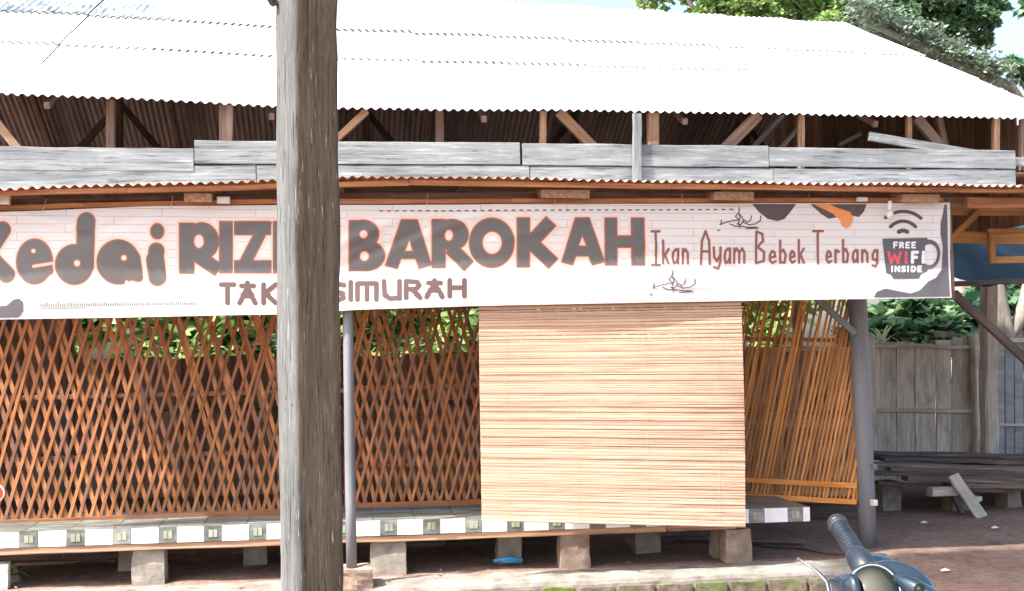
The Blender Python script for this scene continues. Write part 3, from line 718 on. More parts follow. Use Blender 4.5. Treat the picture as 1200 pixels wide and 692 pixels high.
mb = MB(); mb.tube([bl(u / 8, -.006) + Vector((0, .004, .006)) for u in range(9)], .009, 8); mb.obj('top_rod', M['blind_slat'], blind, True)

# ------------------------------------------------------------------ banner
BNY = 7.73
banner = thing('banner', PY(560, 365, BNY), 'long printed vinyl shop banner hanging under the awning', 'banner'); bpy.context.view_layer.update()
TOP = [(-130, 250), (0, 249), (100, 245), (180, 242), (320, 240.5), (450, 240.5), (600, 239.5), (900, 238.5), (1108, 238)]
BOT = [(-130, 378), (0, 373.5), (150, 371), (325, 367.5), (420, 362), (600, 356.5), (870, 351.5), (1113, 348)]
def lerp(tb, x):
    for (a_, b_), (c_, d_) in zip(tb, tb[1:]):
        if x <= c_: return b_ + (d_ - b_) * (x - a_) / (c_ - a_)
    return tb[-1][1]
def wr(px, py):
    w = .010 * math.sin(px / 95 + .6) * math.sin((py - 230) / 44)
    w += .007 * math.sin(px / 37 + py / 26)
    for (cx, cy, ang, ln, wd, am) in ((425, 275, .42, 62, 7, .018), (445, 292, .42, 60, 6, -.013), (535, 262, .38, 55, 6, .016), (70, 262, -.22, 95, 6, .014), (150, 258, .35, 50, 6, -.012), (740, 285, -.15, 45, 6, .013), (1098, 290, 1.4, 45, 8, .014), (300, 256, .3, 60, 6, .01), (640, 268, .25, 60, 5, .01), (850, 330, .1, 70, 7, .008), (930, 262, -.2, 60, 5, .01)):
        dx, dy = px - cx, py - cy; l = dx * math.cos(ang) - dy * math.sin(ang); q = dx * math.sin(ang) + dy * math.cos(ang)
        w += am * math.exp(-(l / ln) ** 2 - (q / wd) ** 2)
    return w
def BN(px, py, off=0.0):
    d = ray(px, py); yy = BNY - wr(px, py) - off; p = CAM + d * (BNY / d.y); p.y = yy; return p
mb = MB(); cols = np.arange(-130, 1113.5, 2.5); rows = 60; vs = []
for x in cols:
    t, b_ = lerp(TOP, x), lerp(BOT, x)
    for j in range(rows + 1):
        y = t + (b_ - t) * j / rows
        xx = x if x < 1105 else x + (x - 1103) * 0.5 * (y - 238) / 110 * .6
        vs.append(BN(xx, y))
mb.add(vs, [(i * (rows + 1) + j, i * (rows + 1) + j + 1, (i + 1) * (rows + 1) + j + 1, (i + 1) * (rows + 1) + j) for i in range(len(cols) - 1) for j in range(rows)])
mb.obj('vinyl_sheet', M['banner'], banner, True)
# --- print drawn as thin layers on the cloth
def sdf(prims, X, Y):
    F = np.full(X.shape, 1e3)
    for p in prims:
        k = p[0]; neg = k[0] == '-'; k = k.strip('-')
        if k == 'c':
            _, x1, y1, x2, y2, r = p; dx, dy = x2 - x1, y2 - y1; L = dx * dx + dy * dy + 1e-9
            t = np.clip(((X - x1) * dx + (Y - y1) * dy) / L, 0, 1); d = np.hypot(X - x1 - t * dx, Y - y1 - t * dy) - r
        elif k == 'e':
            _, cx, cy, rx, ry = p; q = np.hypot((X - cx) / rx, (Y - cy) / ry); d = (q - 1) * min(rx, ry)
        elif k == 'p':
            pts = p[1]; d = np.full(X.shape, 1e9); ins = np.zeros(X.shape, bool)
            for (x1, y1), (x2, y2) in zip(pts, pts[1:] + pts[:1]):
                dx, dy = x2 - x1, y2 - y1; L = dx * dx + dy * dy + 1e-9
                t = np.clip(((X - x1) * dx + (Y - y1) * dy) / L, 0, 1); d = np.minimum(d, np.hypot(X - x1 - t * dx, Y - y1 - t * dy))
                if y1 != y2:
                    c = ((y1 > Y) != (y2 > Y)) & (X < dx * (Y - y1) / dy + x1); ins ^= c
            d = np.where(ins, -d, d)
        F = np.maximum(F, -d) if neg else np.minimum(F, d)
    return F
def bbox(prims):
    P = []
    for p in prims:
        if p[0] == 'c': P += [(p[1] - p[5], p[2] - p[5]), (p[1] + p[5], p[2] + p[5]), (p[3] - p[5], p[4] - p[5]), (p[3] + p[5], p[4] + p[5])]
        elif p[0] == 'e': P += [(p[1] - p[3], p[2] - p[4]), (p[1] + p[3], p[2] + p[4])]
        elif p[0] == 'p': P += p[1]
    a = np.array(P); return a[:, 0].min(), a[:, 1].min(), a[:, 0].max(), a[:, 1].max()
def print_layer(name, prims, m, off, lo=None, hi=0.0, st=0.6, groups=None):
    """lo < F < hi filled. groups: list of primitive lists united"""
    gs = groups or [prims]; bb = np.array([bbox(g) for g in gs]); e = max(hi, 0) + 2
    x0, y0, x1, y1 = bb[:, 0].min() - e, bb[:, 1].min() - e, bb[:, 2].max() + e, bb[:, 3].max() + e
    gx = np.arange(x0, x1 + st, st); gy = np.arange(y0, y1 + st, st); X, Y = np.meshgrid(gx, gy)
    F = np.full(X.shape, 1e3)
    for g, q in zip(gs, bb):
        i0, i1 = np.searchsorted(gx, (q[0] - e, q[2] + e)); j0, j1 = np.searchsorted(gy, (q[1] - e, q[3] + e))
        F[j0:j1, i0:i1] = np.minimum(F[j0:j1, i0:i1], sdf(g, X[j0:j1, i0:i1], Y[j0:j1, i0:i1]))
    F = F - hi
    if lo is not None: F = np.maximum(F, lo - hi - F)
    F = np.where(F == 0, 1e-6, F); ins = F < 0
    cnt = ins[:-1, :-1].astype(int) + ins[1:, :-1] + ins[:-1, 1:] + ins[1:, 1:]
    V = []; FS = []; cache = {}
    def vid(x, y):
        k = (round(x, 3), round(y, 3))
        if k not in cache: cache[k] = len(V); V.append(BN(x, y, off))
        return cache[k]
    maxrun = int(6 / st)
    for j in range(cnt.shape[0]):
        row = cnt[j]; i = 0; nz = np.nonzero(row)[0]
        if not len(nz): continue
        i = int(nz[0]); end = int(nz[-1]) + 1
        while i < end:
            c = row[i]
            if c == 0: i += 1; continue
            if c == 4:
                k = i
                while k < end and row[k] == 4 and k - i < maxrun: k += 1
                FS.append((vid(gx[i], gy[j]), vid(gx[i], gy[j + 1]), vid(gx[k], gy[j + 1]), vid(gx[k], gy[j]))); i = k; continue
            cs = [(i, j), (i, j + 1), (i + 1, j + 1), (i + 1, j)]; poly = []
            for a_ in range(4):
                p, q = cs[a_], cs[(a_ + 1) % 4]; fp, fq = F[p[1], p[0]], F[q[1], q[0]]
                if fp < 0: poly.append((gx[p[0]], gy[p[1]]))
                if (fp < 0) != (fq < 0):
                    t = fp / (fp - fq); poly.append((gx[p[0]] + (gx[q[0]] - gx[p[0]]) * t, gy[p[1]] + (gy[q[1]] - gy[p[1]]) * t))
            ids = []
            for q in poly:
                w = vid(*q)
                if w not in ids: ids.append(w)
            if len(ids) > 2: FS.append(tuple(ids))
            i += 1
    mb = MB(); mb.add(V, FS); return mb.obj(name, m, banner)
def rc(x0, y0, x1, y1): return ('p', [(x0, y0), (x1, y0), (x1, y1), (x0, y1)])
def st(x1, y1, x2, y2, w):
    dx, dy = x2 - x1, y2 - y1; L = math.hypot(dx, dy); nx_, ny_ = -dy / L * w / 2, dx / L * w / 2
    return ('p', [(x1 + nx_, y1 + ny_), (x2 + nx_, y2 + ny_), (x2 - nx_, y2 - ny_), (x1 - nx_, y1 - ny_)])
kedai = [
    [('c', -24, 262, -22, 324, 9), ('c', -18, 302, 3, 269.5, 9), ('c', -16, 298, 8, 322, 9.3)],
    [('e', 41, 307, 21, 26), ('-e', 39.5, 294.5, 3.4, 3.4), ('-c', 40, 312.5, 66, 308.5, 2.7), ('c', 48, 321.5, 57.5, 317.5, 5)],
    [('e', 87.5, 310.5, 21.5, 23), ('c', 101.5, 260, 100, 312, 10), ('-e', 91, 309, 4.6, 4.6)],
    [('e', 139, 307.5, 24.5, 25.5), ('c', 156, 303, 158.5, 321, 8), ('c', 157, 321, 162, 325, 5), ('-e', 145.5, 302.5, 4.2, 4.2), ('-c', 148, 334, 148.5, 331, 3)],
    [('c', 183.5, 294, 182, 305, 8.5), ('c', 182, 305, 184.5, 325, 9.8), ('e', 184.5, 271.5, 7.4, 8.6)]]
rizki = [
    [rc(210.5, 262, 227, 320.5), ('e', 236, 283, 20, 21.5), ('-e', 233, 283, 6.5, 9), ('-p', [(228, 322), (228, 303), (243, 322)]), st(229, 298, 256, 317, 15)],
    [rc(257.5, 260, 272, 320)],
    [rc(275, 260, 317, 275), rc(275, 306, 317.5, 320), ('p', [(300, 270), (318, 262), (293, 311), (275, 318)])],
    [rc(320.5, 260, 333, 320), st(333, 292, 352, 262, 13), st(334, 286, 355, 319, 13)],
    [rc(360, 260, 373, 319)]]
barokah = [
    [rc(409.5, 259, 424, 317), ('e', 425, 274.5, 18.5, 16), ('e', 428, 299.5, 22.5, 17.8), ('-e', 426, 275, 5.6, 5.6), ('-e', 427, 300, 6.2, 6.5), ('-p', [(400, 250), (409.3, 250), (409.3, 325), (400, 325)])],
    [('p', [(470.5, 258), (489, 258), (505.5, 311), (491, 315), (487.5, 303), (469.5, 303), (465.5, 315), (452, 311)]), ('-p', [(480, 279), (473.5, 295), (484.5, 295)])],
    [rc(506.5, 257.5, 521.5, 314), ('e', 529, 275.5, 19.5, 18), st(528, 291, 549, 312, 15), ('-e', 526, 276, 5.6, 7.5)],
    [('e', 576, 285, 25.8, 28.6), ('-e', 576.5, 285, 12, 14)],
    [rc(606, 256, 620, 313), st(617, 290, 645, 260, 15), st(617, 280, 648, 309, 15)],
    [('p', [(674, 256), (690, 256), (708, 307), (694, 311), (690, 300), (674.5, 300), (670.5, 311), (658.5, 307)]), ('-p', [(682, 275), (677, 289), (688, 289)])],
    [rc(709, 256, 722.5, 311), rc(740, 256, 754.5, 311), rc(720, 277, 742, 290)]]
for grp in (kedai, rizki, barokah):
    print_layer('letter_halo', None, M['print_halo2'], .0012, 2.3, 4.6, groups=grp, st=.8)
    print_layer('letter_halo', None, M['print_halo'], .0017, 0.9, 2.3, groups=grp)
    print_layer('letter_edge', None, M['print_edge'], .0022, -0.9, 0.9, groups=grp)
    for g in grp: print_layer('letter', g, M['print_fill'], .0027, None, -0.9)
# stroke font
G = {
 'I': [[(0, 0), (1, 0)], [(.5, 0), (.5, 1)], [(0, 1), (1, 1)]], 'i': [[(.5, .3), (.5, 1)], [(.5, 0), (.5, .05)]], 'l': [[(.5, 0), (.5, 1)]],
 'k': [[(0, 0), (0, 1)], [(1, .38), (.1, .72)], [(.3, .62), (1, 1)]], 'a': [[(1, 0), (1, 1)], [(1, .2), (.6, 0), (.15, .2), (0, .6), (.25, 1), (.65, .92), (1, .6)]],
 'n': [[(0, 0), (0, 1)], [(0, .3), (.5, 0), (.95, .25), (1, 1)]], 'A': [[(0, 1), (.1, .3), (.5, 0), (.9, .3), (1, 1)], [(.05, .62), (.95, .62)]],
 'y': [[(0, 0), (.1, .45), (.5, .65), (.95, .35)], [(1, 0), (1, .65), (.7, 1), (.1, .93)]], 'm': [[(0, 0), (0, 1)], [(0, .3), (.25, 0), (.5, .3), (.5, 1)], [(.5, .3), (.78, 0), (1, .3), (1, 1)]],
 'B': [[(0, 0), (0, 1)], [(0, 0), (.7, .08), (.8, .3), (.1, .5)], [(.1, .48), (.95, .65), (.9, .93), (0, 1)]],
 'e': [[(.05, .55), (.95, .45), (.8, .08), (.4, 0), (.05, .35), (.05, .75), (.45, 1), (1, .85)]], 'b': [[(0, 0), (0, 1)], [(0, .55), (.55, .4), (1, .65), (.75, 1), (0, .97)]],
 'T': [[(0, 0), (1, 0)], [(.5, 0), (.5, 1)]], 'r': [[(0, 0), (0, 1)], [(0, .35), (.45, 0), (1, .12)]],
 'g': [[(1, 0), (1, .75), (.6, 1), (0, .93)], [(1, .15), (.5, 0), (.05, .25), (.1, .55), (.6, .62), (1, .45)]],
 'F': [[(0, 0), (0, 1)], [(0, 0), (1, 0)], [(0, .5), (.8, .5)]], 'R': [[(0, 0), (0, 1)], [(0, 0), (.8, .05), (.95, .27), (.7, .5), (0, .52)], [(.4, .52), (1, 1)]],
 'E': [[(1, 0), (0, 0), (0, 1), (1, 1)], [(0, .5), (.8, .5)]], 'W': [[(0, 0), (.22, 1), (.5, .25), (.78, 1), (1, 0)]],
 'N': [[(0, 1), (0, 0), (1, 1), (1, 0)]], 'S': [[(1, .08), (.5, 0), (0, .2), (.15, .45), (.9, .6), (.95, .85), (.5, 1), (0, .93)]],
 'D': [[(0, 0), (0, 1), (.6, .97), (1, .65), (1, .3), (.6, .03), (0, 0)]], 'K': [[(0, 0), (0, 1)], [(1, 0), (.1, .5)], [(.15, .45), (1, 1)]],
 'M': [[(0, 1), (0, .08), (1, .08), (1, 1)], [(.5, .08), (.5, 1)]], 'U': [[(0, 0), (.05, .8), (.4, 1), (1, .95)], [(1, 0), (1, 1)]], 'H': [[(0, 0), (0, 1)], [(1, 0), (1, 1)], [(0, .5), (1, .5)]],
 'Ã': [[(.5, -.05), (.45, .3), (0, 1)], [(.5, .2), (1, 1)], [(.12, .12), (.9, .12)], [(.2, .62), (.8, .62)]]}
def glyph(ch, x0, x1, y0, y1, r):
    out = []
    for pl in G[ch]:
        for (a_, b_), (c_, d_) in zip(pl, pl[1:]):
            out.append(('c', x0 + r + (x1 - x0 - 2 * r) * a_, y0 + r + (y1 - y0 - 2 * r) * b_, x0 + r + (x1 - x0 - 2 * r) * c_, y0 + r + (y1 - y0 - 2 * r) * d_, r))
    return out
def word(items, r, m, off=.0024, name='letter', stp=.5, halo=None):
    for (ch, x0, x1, y0, y1) in items: print_layer(name, glyph(ch, x0, x1, y0, y1, r), m, off, st=stp)
    if halo: print_layer('letter_halo', None, halo, off - .0009, groups=[glyph(c, a_, b_, d_, e_, r) for c, a_, b_, d_, e_ in items], lo=0.0, hi=1.2)
word([('T', 256.5, 277, 331, 357), ('Ã', 278, 302, 330, 357), ('K', 306, 326, 331, 357), ('Ã', 332, 356, 329, 355), ('S', 385, 406, 330, 354),
      ('l', 406.5, 415.5, 328, 353), ('M', 416, 444, 328, 353), ('U', 447, 471, 327, 352), ('R', 473, 495, 327, 351), ('Ã', 497, 521, 327, 350), ('H', 524, 547, 326, 349)], 2.9, M['print_sub'], halo=M['print_halo2'])
word([('I', 762, 774, 270, 312.5), ('k', 775, 784, 281, 310.5), ('a', 786, 795.5, 291, 310.5), ('n', 798, 807, 291, 310.5),
      ('A', 819.5, 833, 270, 311), ('y', 834.5, 845.5, 289, 316.5), ('a', 847.5, 857, 290, 310), ('m', 859, 874, 290, 309.5),
      ('B', 885, 898, 270, 310), ('e', 901, 911, 293, 310), ('b', 913.5, 923, 281, 309.5), ('e', 925, 933.5, 293, 309.5), ('k', 935.5, 944, 280, 309.5),
      ('T', 952, 966, 269.5, 310.5), ('e', 967.5, 976, 293, 309.5), ('r', 978, 985, 292, 309), ('b', 987, 995.5, 280, 309), ('a', 998, 1006.5, 292, 309), ('n', 1009, 1018, 292, 308.5), ('g', 1021, 1029.5, 292, 314)], 1.45, M['print_text'], halo=M['print_halo2'], stp=.45)
# cup
cup = [('p', [(1033.8, 280), (1086.5, 279), (1087, 318), (1080, 321), (1077.5, 326.5), (1047.5, 327), (1043.5, 321.5), (1038.5, 320)]), ('e', 1088, 298.5, 13.3, 17.5), ('-e', 1089, 298.5, 8.6, 12.2), ('p', [(1036.5, 282), (1084, 281.5), (1084, 318), (1040, 318.5)])]
print_layer('cup_emblem', cup, M['print_dark'], .0024)
word([('F', 1046.5, 1052.3, 283.5, 291.5), ('R', 1053.5, 1059.5, 283.5, 291.5), ('E', 1060.8, 1066.5, 283.5, 291.5), ('E', 1067.8, 1073.5, 283.5, 291.5)], .95, M['print_white'], .0034, stp=.4)
word([('W', 1039.5, 1057, 294.5, 309.5), ('i', 1059, 1064.5, 294.5, 309.5)], 1.7, M['print_red'], .0034, stp=.4)
word([('F', 1067.5, 1077, 294, 309.5), ('i', 1079.3, 1085, 294, 309.5)], 1.9, M['print_white'], .0034, stp=.4)
word([('l', 1043.5, 1047.5, 311.5, 319.3), ('N', 1048.5, 1055, 311.5, 319.3), ('S', 1056.3, 1062, 311.5, 319.3), ('l', 1062.5, 1066.5, 311.5, 319.3), ('D', 1067.8, 1074, 311.5, 319.3), ('E', 1075.5, 1081, 311.5, 319.3)], .95, M['print_white'], .0034, stp=.4)
for r_a, w_, a0, a1 in ((8.5, 2.4, -35, 35), (19.5, 2.0, -48, 48), (31, 2.0, -40, 42)):
    g = []; an = np.linspace(R(a0), R(a1), 10)
    for p, q in zip(an, an[1:]): g.append(('c', 1058 + r_a * math.sin(p), 279 - r_a * math.cos(p), 1058 + r_a * math.sin(q), 279 - r_a * math.cos(q), w_))
    print_layer('signal_arc', g, M['print_ink'], .0024)
print_layer('dark_splash', [('p', [(881, 239.5), (933, 239.5), (926, 249), (919, 257), (911, 259.5), (899, 257), (889, 249)])], M['print_ink'], .0024)
print_layer('dark_splash', [('p', [(950, 239.5), (1016, 239.5), (1013, 248), (1007, 254.5), (1000, 253), (985, 247), (980, 255), (972, 256.5), (963, 251)])], M['print_ink'], .0024)
print_layer('orange_splash', [('p', [(954, 239.8), (972, 239.5), (984, 244.5), (997, 248.5), (1000, 256), (998, 264), (993, 268), (987, 265), (985, 258), (976, 250), (964, 244.5)])], M['print_orange'], .0034)
print_layer('slate_splash', [('p', [(1024, 347.5), (1028, 342), (1038, 338.5), (1052, 341), (1068, 344), (1079, 340), (1088, 330), (1097, 326), (1104, 316), (1104.5, 290), (1101, 275), (1101, 262), (1104, 250), (1106, 240), (1108.5, 240), (1113.5, 346.5)])], M['print_dark'], .0024)
print_layer('slate_splash', [('p', [(-60, 345), (-30, 352), (0, 358), (9, 357), (16, 350.5), (23, 349), (27.5, 353), (27.5, 364), (22, 371), (-60, 374)])], M['print_dark'], .0024)
g = []
for k in range(72):
    x = 48 + k * 2.55; h_ = random.uniform(2.5, 5); g.append([('c', x, 358.5 - k * .03, x + random.uniform(.2, .9), 358.5 - k * .03 - h_, .5)])
g.append([('c', 47, 361, 100, 360, .35)])
print_layer('small_print', None, M['print_bluegrey'], .0024, groups=g, st=.5)
def squig(cx, cy, s, m):
    pts = [[(0, -15), (-1, -8), (1, -3), (-1, 4), (1, 10)], [(-24, 6), (-16, 3), (-8, 1), (0, 0), (-5, -4), (-2, -8), (3, -4), (5, 1), (2, 6), (-3, 5)], [(5, 3), (12, 6), (20, 5), (26, 1), (26, -5)],
           [(6, 0), (10, 3), (14, 0), (15, -5)], [(-22, 0), (-23, 5)], [(-12, 5), (-5, 8), (3, 8), (10, 9), (22, 9)], [(8, 11), (24, 10)], [(-27, 13), (-24, 13)]]
    print_layer('calligraphy', [('c', cx + a_ * s, cy + b_ * s, cx + c_ * s, cy + d_ * s, .62) for pl in pts for (a_, b_), (c_, d_) in zip(pl, pl[1:])], m, .0032, st=.4)
squig(788, 332, 1.0, M['print_dark']); squig(866, 258, .95, M['print_ink'])
g = [[('c', x, 247.5 - (x - 445) * .004, x + 3.6, 247.5 - (x - 445) * .004, .7)] for x in np.arange(445, 862, 9.1)]  # row of small dark dashes along the upper banner
print_layer('dash_row', None, M['print_ink'], .0024, groups=g, st=.5)
for px in range(-100, 1110, 150):
    p = BN(px, lerp(TOP, px) + 3, .006); mb = MB(); mb.tube([p, p + Vector((0.01, .05, .10))], .0022, 5); mb.obj('tie_string', M['white_plastic'], banner)

# ------------------------------------------------------------------ bulb and small fittings under the awning
p = PY(1043, 242, 7.66); q = PY(1043, 251, 7.66)
bulb = thing('hanging_bulb', p, 'small white lamp holder and bulb hanging before the right end of the banner', 'lamp'); bpy.context.view_layer.update()
mb = MB(); mb.tube([p + Vector((0, .02, .10)), p + Vector((0, 0, .03))], .003, 6); mb.obj('flex', M['cable'], bulb)
mb = MB(); mb.tube([p + Vector((0, 0, .04)), p + Vector((0, 0, -.03))], [.014, .018], 12); mb.obj('lamp_holder', M['white_plastic'], bulb, True)
mb = MB(); mb.tube([q + Vector((0, 0, .03)), q + Vector((0, 0, .01)), q + Vector((0, 0, -.02)), q + Vector((0, 0, -.04))], [.013, .026, .026, .009], 14); mb.obj('bulb', M['white_plastic'], bulb, True)
for (px, py, w, h, lab) in ((1010, 234, .075, .03, 'white junction box under the awning right of the orange splash'), (262, 235, .085, .045, 'white junction box under the awning left of the timber post'), (6, 233, .06, .08, 'white box at the far left under the awning')):
    p = PY(px, py, 7.70); mb = MB(); mb.box((0, 0, 0), (w, .03, h)); mb.box((0, -.018, 0), (w * .8, .008, h * .7))
    tag(link('junction_box', mb.mesh('junction_box', M['white_plastic']), None, Matrix.Translation(p)), lab, 'electrical box')
for (px, py, s, lab) in ((1024, 588, .045, 'white plug box low on the right grey pole'), (1024, 546, .04, 'grey clip halfway up the right grey pole')):
    p = PY(px, py, 8.36); mb = MB(); mb.box((0, 0, 0), (s, s, s)); mb.box((0, -s * .6, 0), (s * .7, s * .3, s * .7))
    tag(link('pole_box', mb.mesh('pole_box', M['white_plastic'] if py > 560 else M['pole_paint']), None, Matrix.Translation(p)), lab, 'electrical box')
# red round sign edge at far left
p = PY(-6, 577, 8.02); mb = MB(); mb.smooth = False
mb.tube([p, p + Vector((0, .012, 0))], .062, 32); mb.tube([p + Vector((0, -.003, 0)), p + Vector((0, -.0005, 0))], .052, 32, 1); mb.tube([p + Vector((0, .005, -.05)), Vector((p.x, 8.08, BT))], .01, 8, 0)
tag(mb.obj('round_sign', [M['white_plastic'], M['red_plastic']]), 'red round sign with white rim cut by the left edge above the bench', 'sign')

# ------------------------------------------------------------------ foreground timber post
def timber_post():
    base = PD(365.5, 692, 3.0); top = PD(358.5, -4, 3.0); d = (top - base) / (top.z - base.z)
    p0 = base - d * (base.z + .05); p1 = base + d * (3.35 - base.z)
    th = thing('timber_post', (p0.x, p0.y, 0), 'tall weathered square timber post in the foreground before the banner', 'post'); bpy.context.view_layer.update()
    ax = d.normalized(); r_ = (CM @ Vector((1, 0, 0))); r_ = (r_ - ax * r_.dot(ax)).normalized(); f_ = ax.cross(r_) ; f_ = f_.normalized()  # f_ away from camera
    th_ = math.atan2(31, 47); s1 = .131
    u = r_ * math.cos(th_) + f_ * math.sin(th_)       # along right face
    v = -r_ * math.sin(th_) + f_ * math.cos(th_)      # along left face
    u, v = u.normalized(), v.normalized(); n = 14; rings = 260; mbm = MB(); vs = []; mids = []
    H = (p1 - p0).length
    per = []
    for side in range(4):
        for k in range(n): per.append((side, k / n))
    for j in range(rings + 1):
        c = p0 + (p1 - p0) * j / rings; zz = H * j / rings
        wob = Vector((noise.noise(Vector((zz * .9, 1, 0))), noise.noise(Vector((zz * .9, 7, 0))), 0)) * .006
        for side, t in per:
            a_, b_ = [(t - .5, -.5), (.5, t - .5), (.5 - t, .5), (-.5, .5 - t)][side]
            e = min(t, 1 - t) * s1; rd = .0045
            q = Vector((a_, b_)) * s1
            shrink = max(0, 1 - e / rd) ** 2 * .0045; q *= 1 - shrink / (s1 * .5)
            nn_ = .0030 * noise.noise(Vector((q.x * 90, q.y * 90, zz * 2.2))) + .0015 * noise.noise(Vector((q.x * 260, q.y * 260, zz * 7))) + .0022 * noise.noise(Vector((q.x * 20, q.y * 20, zz * 11)))
            q *= 1 + nn_ / (s1 * .5)
            vs.append(c + u * q.x + v * q.y + wob)
    P = len(per); fs = []; ms = []
    for j in range(rings):
        for k in range(P):
            fs.append((j * P + k, j * P + (k + 1) % P, (j + 1) * P + (k + 1) % P, (j + 1) * P + k)); ms.append(0 if (per[k][0] == 1 or (per[k][0] == 0 and per[k][1] > .05)) else 1)
    mt, L = frame(p0, p1, (0, 1, 0)); inv = mt.inverted()
    mbm.v = [tuple(inv @ q) for q in vs]; mbm.f = fs + [tuple(rings * P + k for k in range(P))]; mbm.m = ms + [0]
    o = link('post_timber', mbm.mesh('post_timber', [M['post_brown'], M['post_grey']], True), th, mt)
    # drying cracks on the grey face: thin slits
    cn = -u   # outward normal of grey face (-u side)
    for (px, y0, y1, w) in ((336, 287, 296, 1.5), (335, 300, 311, 1.8), (335.5, 315, 329, 1.6), (336.5, 333, 345, 1.5), (340, 290, 322, .9), (337, 352, 372, 1.3), (338, 380, 402, 1.2), (341, 408, 428, 1.3), (337, 425, 440, 1.4), (341, 436, 462, 1.2), (336, 463, 468, 2.4), (343, 470, 476, 2.0), (335, 478, 480, 2.0), (329, 240, 262, .8), (344, 130, 175, .8), (334, 60, 110, .8), (340, 560, 640, .7)):
        pts = []
        for q in range(5):
            y_ = y0 + (y1 - y0) * q / 4; x_ = px + .6 * noise.noise(Vector((px, y_ * .3, 0)))
            d_ = ray(x_, y_); org = p0 + (-u) * (s1 / 2 + .0002); t = (org - CAM).dot(cn) / d_.dot(cn); pts.append(CAM + d_ * t)
        mb = MB(); mb.tube(pts, [w * .0005, w * .0011, w * .0012, w * .0011, w * .0005], 5); mb.obj('crack', M['crack'], th)
    # broken stub of a peg at the top left
    a_ = PD(323, 6, 3.0); beam('peg', a_, PD(312, -6, 2.98), .02, .015, M['post_brown'], th)
    return th
timber_post()

# ------------------------------------------------------------------ fence at the right rear
def fence():
    th = thing('board_fence', PY(1080, 560, 12.5), 'silvered vertical board fence behind the lumber pile', 'fence'); bpy.context.view_layer.update()
    Y = 12.5; px = 1008
    while px < 1150:
        w = random.uniform(17, 26)
        a_, b_ = PY(px + w / 2, 540, Y), PY(px + w / 2 + random.uniform(-1, 1), 397 + random.uniform(-4, 5), Y); a_.z = 0
        beam('board', a_, b_, w * 13.4 / 1300 + .006, .022, M['fence_wood'], th, up=(0, 1, 0), seg=6, jit=.005); px += w
    for y_ in (404, 479): beam('rail', PY(1006, y_, Y - .05), PY(1146, y_ + 2, Y - .05), .05, .045, M['fence_wood'], th, seg=6, jit=.006)
    for x_, w in ((1146, .13), (1020, .1)): 
        a_ = PY(x_, 500, Y - .08); beam('fence_post', (a_.x, a_.y, 0), (a_.x + .02, a_.y, 1.78), w, w, M['fence_wood'], th, up=(0, 1, 0), seg=6, jit=.008)
    th2 = thing('board_fence', PY(1200, 560, 12.6), 'pale grey metal sheet and board fence at the right edge', 'fence'); bpy.context.view_layer.update()
    px = 1166; Y = 12.7
    while px < 1330:
        w = 11; a_, b_ = PY(px + w / 2, 540, Y), PY(px + w / 2, 393 + random.uniform(-2, 2), Y); a_.z = 0
        beam('ribbed_strip', a_, b_, w * 13.6 / 1300 - .006, .018, M['tin'], th2, up=(0, 1, 0), seg=3, jit=.003); px += w
    for y_ in (497,): beam('rail', PY(1166, y_, Y - .05), PY(1330, y_ + 1, Y - .05), .03, .03, M['fence_wood'], th2, seg=4)
    beam('rail', PY(1166, 398, Y - .05), PY(1330, 398, Y - .05), .05, .05, M['fence_wood'], th2, seg=4)
fence()
# ------------------------------------------------------------------ lumber pile
rows_ = [(0, 530, 1012, 1330, 10.9, 'topmost flat dark board of the lumber pile'), (1, 537, 1030, 1300, 10.7, 'second board down at the rear of the lumber pile'), (2, 544, 1020, 1330, 10.5, 'long pale-edged board in the middle of the lumber pile'),
         (3, 549, 1040, 1250, 10.35, 'narrow board under the pale-edged board of the pile'), (4, 553, 1022, 1330, 10.3, 'greyish board near the front of the lumber pile'), (5, 559, 1060, 1300, 10.2, 'short dark board low on the lumber pile'),
         (6, 565, 1026, 1180, 10.15, 'lowest left board of the lumber pile'), (7, 567, 1120, 1330, 10.2, 'brown beam low on the right of the lumber pile')]
for (i, y_, x0, x1, Y, lab) in rows_:
    a_, b_ = PY(x0, y_, Y), PY(x1, y_ + 7 + random.uniform(-2, 3), Y); 
    tag(beam('lumber_board', a_, b_, .24 if i < 3 else .13, .03 + .012 * (i % 3), M['lumber'] if i != 7 else M['brown_wood'], seg=8, jit=.006), lab, 'board', 'boards stacked in the lumber pile')
for k, (dx, dz) in enumerate(((0, .0), (.1, .06), (.3, -.05))):
    a_ = PY(1030 + k * 30, 533 + k * 4, 11.2 + .15 * k); b_ = PY(1330, 540 + k * 5, 11.2 + .15 * k)
    tag(beam('lumber_board', a_, b_, .22, .035, M['lumber'], seg=6, jit=.006), ('rear dark board along the back of the lumber pile', 'rear board next to the backmost one of the lumber pile', 'backmost board of the lumber pile against the fence')[k], 'board', 'boards stacked in the lumber pile')
for (px, w, h, Y, m, lab) in ((1040, .2, .30, 10.5, 'concrete', 'grey block holding up the left end of the lumber pile'), (1122, .24, .27, 10.4, 'block_red', 'brown block under the middle of the lumber pile'), (1182, .16, .30, 10.5, 'concrete', 'grey block under the right of the lumber pile'), (1270, .2, .30, 10.5, 'concrete', 'grey block under the far right of the lumber pile')):
    a_ = PY(px, 590, Y); tag(rough_block('support_block', (a_.x, Y, -.01), (w, .2, h), M[m], None, .05, .008, .05), lab, 'block')
a_ = PY(1103, 575, 10.05); tag(beam('offcut', a_ + Vector((-.12, 0, 0)), a_ + Vector((.14, 0, 0)), .12, .085, M['fence_wood'], seg=2), 'pale short timber offcut sticking out under the lumber pile', 'offcut')
